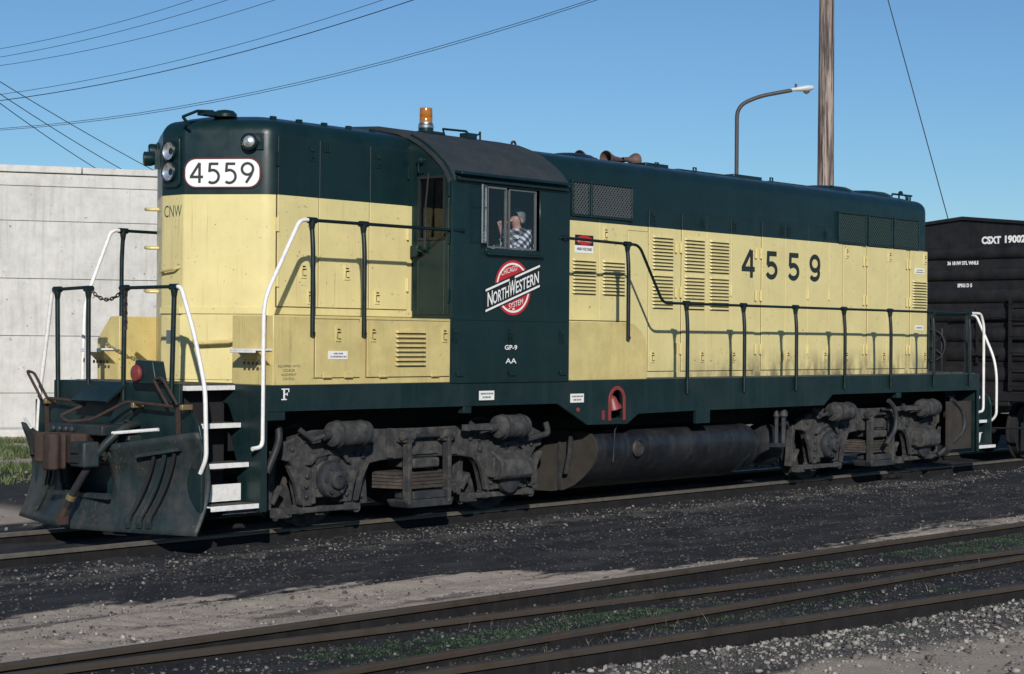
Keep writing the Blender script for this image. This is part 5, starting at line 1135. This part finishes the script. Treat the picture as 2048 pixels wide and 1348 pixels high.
    for k in range(5):
        mb = MB(); mb.add([(X(.86),-.92,.355+.036*k),(X(1.60),-.92,.355+.036*k),(X(1.86-.03*k),-1.24+.02*k,.345+.036*k),(X(1.10-.03*k),-1.24+.02*k,.345+.036*k),(X(.86),-.92,.387+.036*k),(X(1.60),-.92,.387+.036*k),(X(1.86-.03*k),-1.24+.02*k,.377+.036*k),(X(1.10-.03*k),-1.24+.02*k,.377+.036*k)], [(0,1,2,3),(7,6,5,4),(0,4,5,1),(1,5,6,2),(2,6,7,3),(3,7,4,0)]); mb.build('spring_leaf', M_spring, tr, bevel=.004)
    mb = MB(); mb.box(X(1.15),X(1.55),-1.25,-.85,.56,.665); mb.build('spring_cap', M_truck, tr, bevel=.02)
    # brake cylinders
    for x0, x1, sgn in ((-.10,.385,-1),(2.38,2.83,-1)):
        mb = MB(); L = x1-x0; r_ = .128; mb.lathe([(.04,-.03),(.10,-.01),(r_*.96,.0),(r_,.02),(r_,L-.05),(r_*.93,L-.01),(.06,L+.01)], (X(x0),-1.33,.965), (1,0,0), 26); mb.box(X(x0+.1),X(x0+.3),-1.25,-1.12,.86,.99); bcl = mb.build('brake_cylinder', M_truck, tr)
        mb = MB(); mb.lathe([(r_+.012,0),(r_+.012,.022)], (X(x0+.055),-1.33,.965), (1,0,0), 26); mb.build('cylinder_flange', M_truckdk, bcl); mb = MB(); mb.lathe([(r_+.008,0),(r_+.008,.02)], (X(x1-.10),-1.33,.965), (1,0,0), 26); mb.build('cylinder_flange', M_truckdk, bcl)
        mb = MB(); mb.tube([(X(x0),-1.33,.965),(X(x0-.10),-1.32,.955)], .05, 10); mb.tube([(X(x0-.08),-1.32,.955),(X(x0-.22),-1.29,.92),(X(x0-.34),-1.22,1.02)], .028, 8); mb.build('piston_rod', M_truckdk, bcl)
        mb = MB(); mb.tube([(X(x1),-1.33,.965),(X(x1+.1),-1.30,.985),(X(x1+.12),-1.22,.96)], .018, 6); mb.cyl((X(x1+.0),-1.33,.965),(X(x1+.05),-1.33,.965),.03,n=10); mb.build('air_line', M_steel if x0 < 1 else M_truckdk, bcl)
    mb = MB(); mb.bar((X(1.86),-1.30,.975),(X(2.38),-1.33,.965),.05,.06); mb.build('brake_lever', M_truck, tr)
    if dx == 0:
        mb = MB(); mb.tube(fillet([(-.80,-1.32,1.06),(-.80,-1.34,.95),(-.86,-1.36,.84),(-.98,-1.36,.62)], .1, 5), .038, 10); mb.build('hose', M_rubber, tr)
    else:
        mb = MB(); mb.tube(fillet([(X(1.28),-1.42,1.10),(X(1.48),-1.42,.98),(X(1.52),-1.42,.70),(X(1.25),-1.40,.47)], .18, 6), .035, 10); mb.build('hose', M_truckdk, tr)
        mb = MB(); mb.tube(fillet([(X(3.22),-1.40,1.08),(X(3.55),-1.42,.92),(X(3.62),-1.42,.62),(X(3.28),-1.38,.42),(X(2.98),-1.30,.24)], .22, 7), .034, 10); mb.build('hose', M_truckdk, tr)
    return tr
make_truck(0); make_truck(9.449)
mb = MB(); mb.box(12.55,13.3,-1.40,-1.36,.32,1.05); mb.build('steam_shield', M_tankend, LOCO)

# ================================================================== DRIVER
def skin_body(name, chains, mat_, parent=None, sub=2):
    """grow one continuous surface along joint chains [(x,y,z,r),...]; later chains start at an existing joint"""
    V = []; E = []; Rd = []; idx = {}
    for ch in chains:
        prev = None
        for x, y, z, r_ in ch:
            k = (round(x,4), round(y,4), round(z,4))
            if k not in idx: idx[k] = len(V); V.append((x,y,z)); Rd.append(r_)
            i = idx[k]
            if prev is not None: E.append((prev, i))
            prev = i
    me = bpy.data.meshes.new(name); me.from_pydata(V, E, []); o = bpy.data.objects.new(name, me); COL.objects.link(o)
    o.modifiers.new('skin', 'SKIN'); s = o.modifiers.new('sub', 'SUBSURF'); s.levels = sub; s.render_levels = sub
    for i, d in enumerate(me.skin_vertices[0].data): d.radius = Rd[i] if isinstance(Rd[i], tuple) else (Rd[i], Rd[i]); d.use_root = (i == 0)
    dg = bpy.context.evaluated_depsgraph_get(); m2 = bpy.data.meshes.new_from_object(o.evaluated_get(dg)); bpy.data.objects.remove(o)
    m2.materials.clear(); m2.materials.append(mat_); m2.polygons.foreach_set('use_smooth', [True]*len(m2.polygons))
    return link(name, m2, parent)
px, py = 2.95, -1.12
body = [[(px,py,2.40,.15),(px,py,2.62,.155),(px,py,2.86,.17),(px-.01,py,3.06,.13),(px-.02,py,3.17,.06),(px-.035,py,3.215,.055),(px-.05,py,3.275,.078),(px-.05,py,3.325,.07)],
        [(px-.01,py,3.06,.13),(px-.02,py-.15,3.09,.075),(px-.20,py-.20,2.92,.055),(px-.36,py-.20,2.86,.048),(px-.42,py-.16,3.04,.038),(px-.44,py-.13,3.12,.028),(px-.455,py-.12,3.165,.034)],
        [(px-.01,py,3.06,.13),(px-.02,py+.15,3.09,.075),(px-.15,py+.24,2.88,.055),(px-.40,py+.18,2.82,.045),(px-.48,py+.12,2.84,.035)],
        [(px,py,2.40,.15),(px-.25,py-.11,2.36,.10),(px-.55,py-.11,2.36,.075),(px-.58,py-.11,2.10,.06),(px-.60,py-.11,1.98,.05),(px-.72,py-.11,1.985,.04)],
        [(px,py,2.40,.15),(px-.25,py+.11,2.36,.10),(px-.55,py+.11,2.36,.075),(px-.58,py+.11,2.10,.06),(px-.60,py+.11,1.98,.05),(px-.72,py+.11,1.985,.04)]]
hand = (px-.455,py-.12,3.165,.034)
for k, (a, b, L) in enumerate(((-.028,0,.065),(-.014,.006,.075),(.002,.008,.075),(.016,.004,.06))):
    body.append([hand, (hand[0]-.01+b, hand[1]+a, hand[2]+.03, .010), (hand[0]-.025+b, hand[1]+a, hand[2]+.03+L*.4, .009), (hand[0]+.012+b, hand[1]+a, hand[2]+.03+L*.55, .008)])
body.append([hand, (hand[0]+.018, hand[1]+.025, hand[2]+.005, .011), (hand[0]+.028, hand[1]+.028, hand[2]+.035, .009)])
person = skin_body('person', body, M_skin)
tag(person, 'seated person with grey hair and black and white plaid shirt at the cab window', 'person')
shirt = [[(px,py,2.42,.168),(px,py,2.62,.172),(px,py,2.86,.188),(px-.01,py,3.06,.15),(px-.015,py,3.155,.085),(px-.02,py,3.185,.072)],
         [(px-.01,py,3.06,.15),(px-.02,py-.15,3.09,.092),(px-.20,py-.20,2.92,.075),(px-.36,py-.20,2.86,.066),(px-.42,py-.16,3.04,.052),(px-.436,py-.138,3.10,.048)],
         [(px-.01,py,3.06,.15),(px-.02,py+.15,3.09,.092),(px-.15,py+.24,2.88,.075),(px-.40,py+.18,2.82,.06)]]
skin_body('shirt', shirt, M_plaid, person)
mb = MB(); vs = []; hc = Vector((px-.038,py,3.30)); n1, n2 = 11, 22
for i in range(n1):
    for k in range(n2):
        th = 2*math.pi*k/n2; fr_ = max(0, -math.cos(th)); pp = R(3+122*i/(n1-1)*(1-.55*sstep(.15, .8, fr_)))
        rr_ = 1+.045*random.uniform(-1,1); vs.append((hc.x+.112*rr_*math.sin(pp)*math.cos(th), hc.y+.098*rr_*math.sin(pp)*math.sin(th), hc.z+.112*rr_*math.cos(pp)))
mb.add(vs, [(i*n2+k, i*n2+(k+1) % n2, (i+1)*n2+(k+1) % n2, (i+1)*n2+k) for i in range(n1-1) for k in range(n2)]); mb.build('hair', M_hair, person, smooth=80)
for s_ in (-1, 1):
    mb = MB(); mb.lathe([(.022,-.004),(.030,.0),(.032,.008),(.024,.016),(.008,.010)], (px-.062,py+s_*.094,3.262), (.3,s_,0), 12); mb.build('ear', M_skin, person)
mb = MB(); mb.lathe([(.018,0),(.015,.02),(.004,.035)], (px-.125,py,3.265), (-1,0,-.2), 10); mb.build('nose', M_skin, person)
mb = MB(); mb.box(px-.2,px+.2,py-.22,py+.22,2.16,2.26); mb.box(px+.18,px+.25,py-.2,py+.2,2.26,2.95); mb.box(px-.04,px+.04,py-.04,py+.04,1.95,2.16); mb.build('driver_seat', M_seat, cab, bevel=.03)

# ================================================================== BOXCAR
BX = 15.7; CAR = thing('boxcar', 'black freight boxcar with ribbed end coupled behind the locomotive', 'boxcar', (22.0, 0, 0))
prof = [(-1.46,1.12),(1.46,1.12),(1.46,3.90),(.0,4.05),(-1.46,3.90)]
mb = MB(); mb.prism(prof, 'x', BX, BX+12.6); cb = mb.build('car_body', M_boxcar, CAR, smooth=0, bevel=.02)
mb = MB(); mb.prism([(-1.52,3.88),(-1.52,3.93),(0,4.085),(1.52,3.93),(1.52,3.88),(0,4.03)], 'x', BX-.05, BX+12.65); mb.build('car_roof', M_boxcar, CAR, smooth=0)
for z in (3.46,3.10,2.74,2.42,2.09,1.76,1.43):
    big = .125 if z < 2.8 else .105
    mb = MB(); N = 9; vs = []
    for x_, sc in ((-1.36,.15),(-1.22,.8),(-1.05,1),(1.05,1),(1.22,.8),(1.36,.15)):
        vs += [(BX-.002-.055*sc*math.sin(math.pi*k/(N-1)), x_, z+big*math.cos(math.pi*k/(N-1))) for k in range(N)]
    mb.add(vs, [(i*N+k, i*N+k+1, (i+1)*N+k+1, (i+1)*N+k) for i in range(5) for k in range(N-1)]); mb.build('end_rib', M_boxcar, CAR, smooth=60)
EFr = front(BX-.004)
mb = MB(); text_into(mb, 'CSXT', EFr, .34, 3.605, .69, 3.735, 0, .05); mb.build('reporting_mark', M_txtw, cb, smooth=0); mb = MB(); text_into(mb, '19002', EFr, .76, 3.61, 1.13, 3.74, 0, .05); mb.build('car_number', M_txtw, cb, smooth=0); mb = MB()
text_into(mb, '36 18 IW STL WHLS', EFr, -.29, 3.265, .285, 3.33, 0, .05); mb.build('lettering', M_txtw, cb, smooth=0); mb = MB(); text_into(mb, 'SP5G D 5', EFr, -.10, 2.885, .17, 2.95, 0, .05); mb.build('lettering', M_txtw, cb, smooth=0)
mb = MB(); mb.tube([(BX-.22, .48+.27*math.cos(a), 1.9+.27*math.sin(a)) for a in [k*math.pi/12 for k in range(24)]], .014, 8, closed=True)
for k in range(5): mb.tube([(BX-.22,.48,1.9),(BX-.22,.48+.27*math.cos(k*1.257),1.9+.27*math.sin(k*1.257))], .011, 6)
mb.cyl((BX-.24,.48,1.9),(BX-.02,.48,1.9),.04); bw = mb.build('brake_wheel', M_truckdk, CAR)
mb = MB(); mb.box(BX-.18,BX-.01,.28,.70,1.35,2.2); mb.build('brake_housing', M_boxcar, CAR, bevel=.02)
for y0, y1 in ((-.93,-1.36),):
    mb = MB()
    for y in (y0, y1): mb.bar((BX-.13,y,1.15),(BX-.13,y,2.70),.05,.04,(1,0,0))
    for k in range(6): mb.tube([(BX-.15,y0,1.25+.27*k),(BX-.15,y1,1.25+.27*k)], .012, 6)
    mb.build('end_ladder', M_boxcar, CAR)
mb = MB(); mb.bar((BX-.05,-.30,2.55),(BX-.05,-.30,1.6),.04,.05,(1,0,0)); mb.tube([(BX-.12,.15,2.35),(BX-.12,-.85,2.38)], .014, 6); mb.tube([(BX-.12,-.2,1.75),(BX-.12,-.75,1.75)], .014, 6); mb.build('grab_iron', M_boxcar, CAR)
mb = MB(); mb.box(BX-.12,BX+.02,-1.46,1.46,.98,1.14); mb.box(BX+.02,BX+12.6,-.35,.35,.75,1.12); mb.box(BX-.10,BX,-.9,-.2,.9,.98); mb.build('end_sill', M_boxcar, CAR, bevel=.01)
mb = MB(); mb.box(14.75,BX+.1,-.11,.11,.77,.98); mb.box(14.62,14.85,-.22,.22,.73,1.02); mb.build('coupler', M_rust, CAR, bevel=.02)
mb = MB(); mb.box(13.95,14.66,-.11,.11,.77,.98); mb.box(14.42,14.61,-.2,.2,.73,1.02); mb.build('coupler', M_rust, LOCO, bevel=.02)
mb = MB(); mb.bar((BX-.1,-1.42,1.1),(BX-.1,-1.42,.45),.05,.04,(1,0,0)); mb.bar((BX+.35,-1.42,1.1),(BX+.35,-1.42,.45),.05,.04,(1,0,0)); mb.bar((BX-.12,-1.42,.45),(BX+.37,-1.42,.45),.05,.05); mb.build('sill_step', M_boxcar, CAR)
mb = MB(); mb.tube([(BX-.18,-.2,.52),(BX-.18,-1.35,.55)], .018, 6); mb.tube(fillet([(BX-.2,-.35,.85),(BX-.5,-.33,.55),(BX-.85,-.2,.5)],.1,4), .03, 8); mb.build('brake_line', M_rubber, CAR)
for xc in (BX+1.55, BX+11.0):
    mb = MB()
    for s in (-1, 1):
        a, b = sorted((s*1.0, s*1.1)); mb.prism([(xc-1.05,.38),(xc-1.1,.55),(xc-.75,.62),(xc-.35,.78),(xc+.35,.78),(xc+.75,.62),(xc+1.1,.55),(xc+1.05,.38),(xc+.7,.40),(xc+.3,.24),(xc-.3,.24),(xc-.7,.40)], 'y', a, b)
    mb.box(xc-.2,xc+.2,-1.05,1.05,.45,.7); bt = mb.build('car_truck', M_under, CAR)
    for x in (xc-.86, xc+.86):
        for s in (-1, 1):
            mb = MB(); mb.lathe([(.02,0),(.1,.0),(.36,.02),(.40,0),(.455,.0),(.457,.1),(.49,.115),(.49,.14),(.02,.13)], (x, s*.84, .457), (0,-s,0), 32); mb.build('wheel', M_under, bt)
        mb = MB(); mb.cyl((x,-1.05,.457),(x,1.05,.457),.075,n=12); mb.build('axle', M_under, bt)
for k in range(12):
    x = BX+.5+k*1.05; mb = MB(); mb.box(x-.05,x+.05,-1.52,-1.46,1.14,3.87); mb.build('side_post', M_boxcar, CAR, bevel=.01)

bpy.data.objects.remove(_fo)
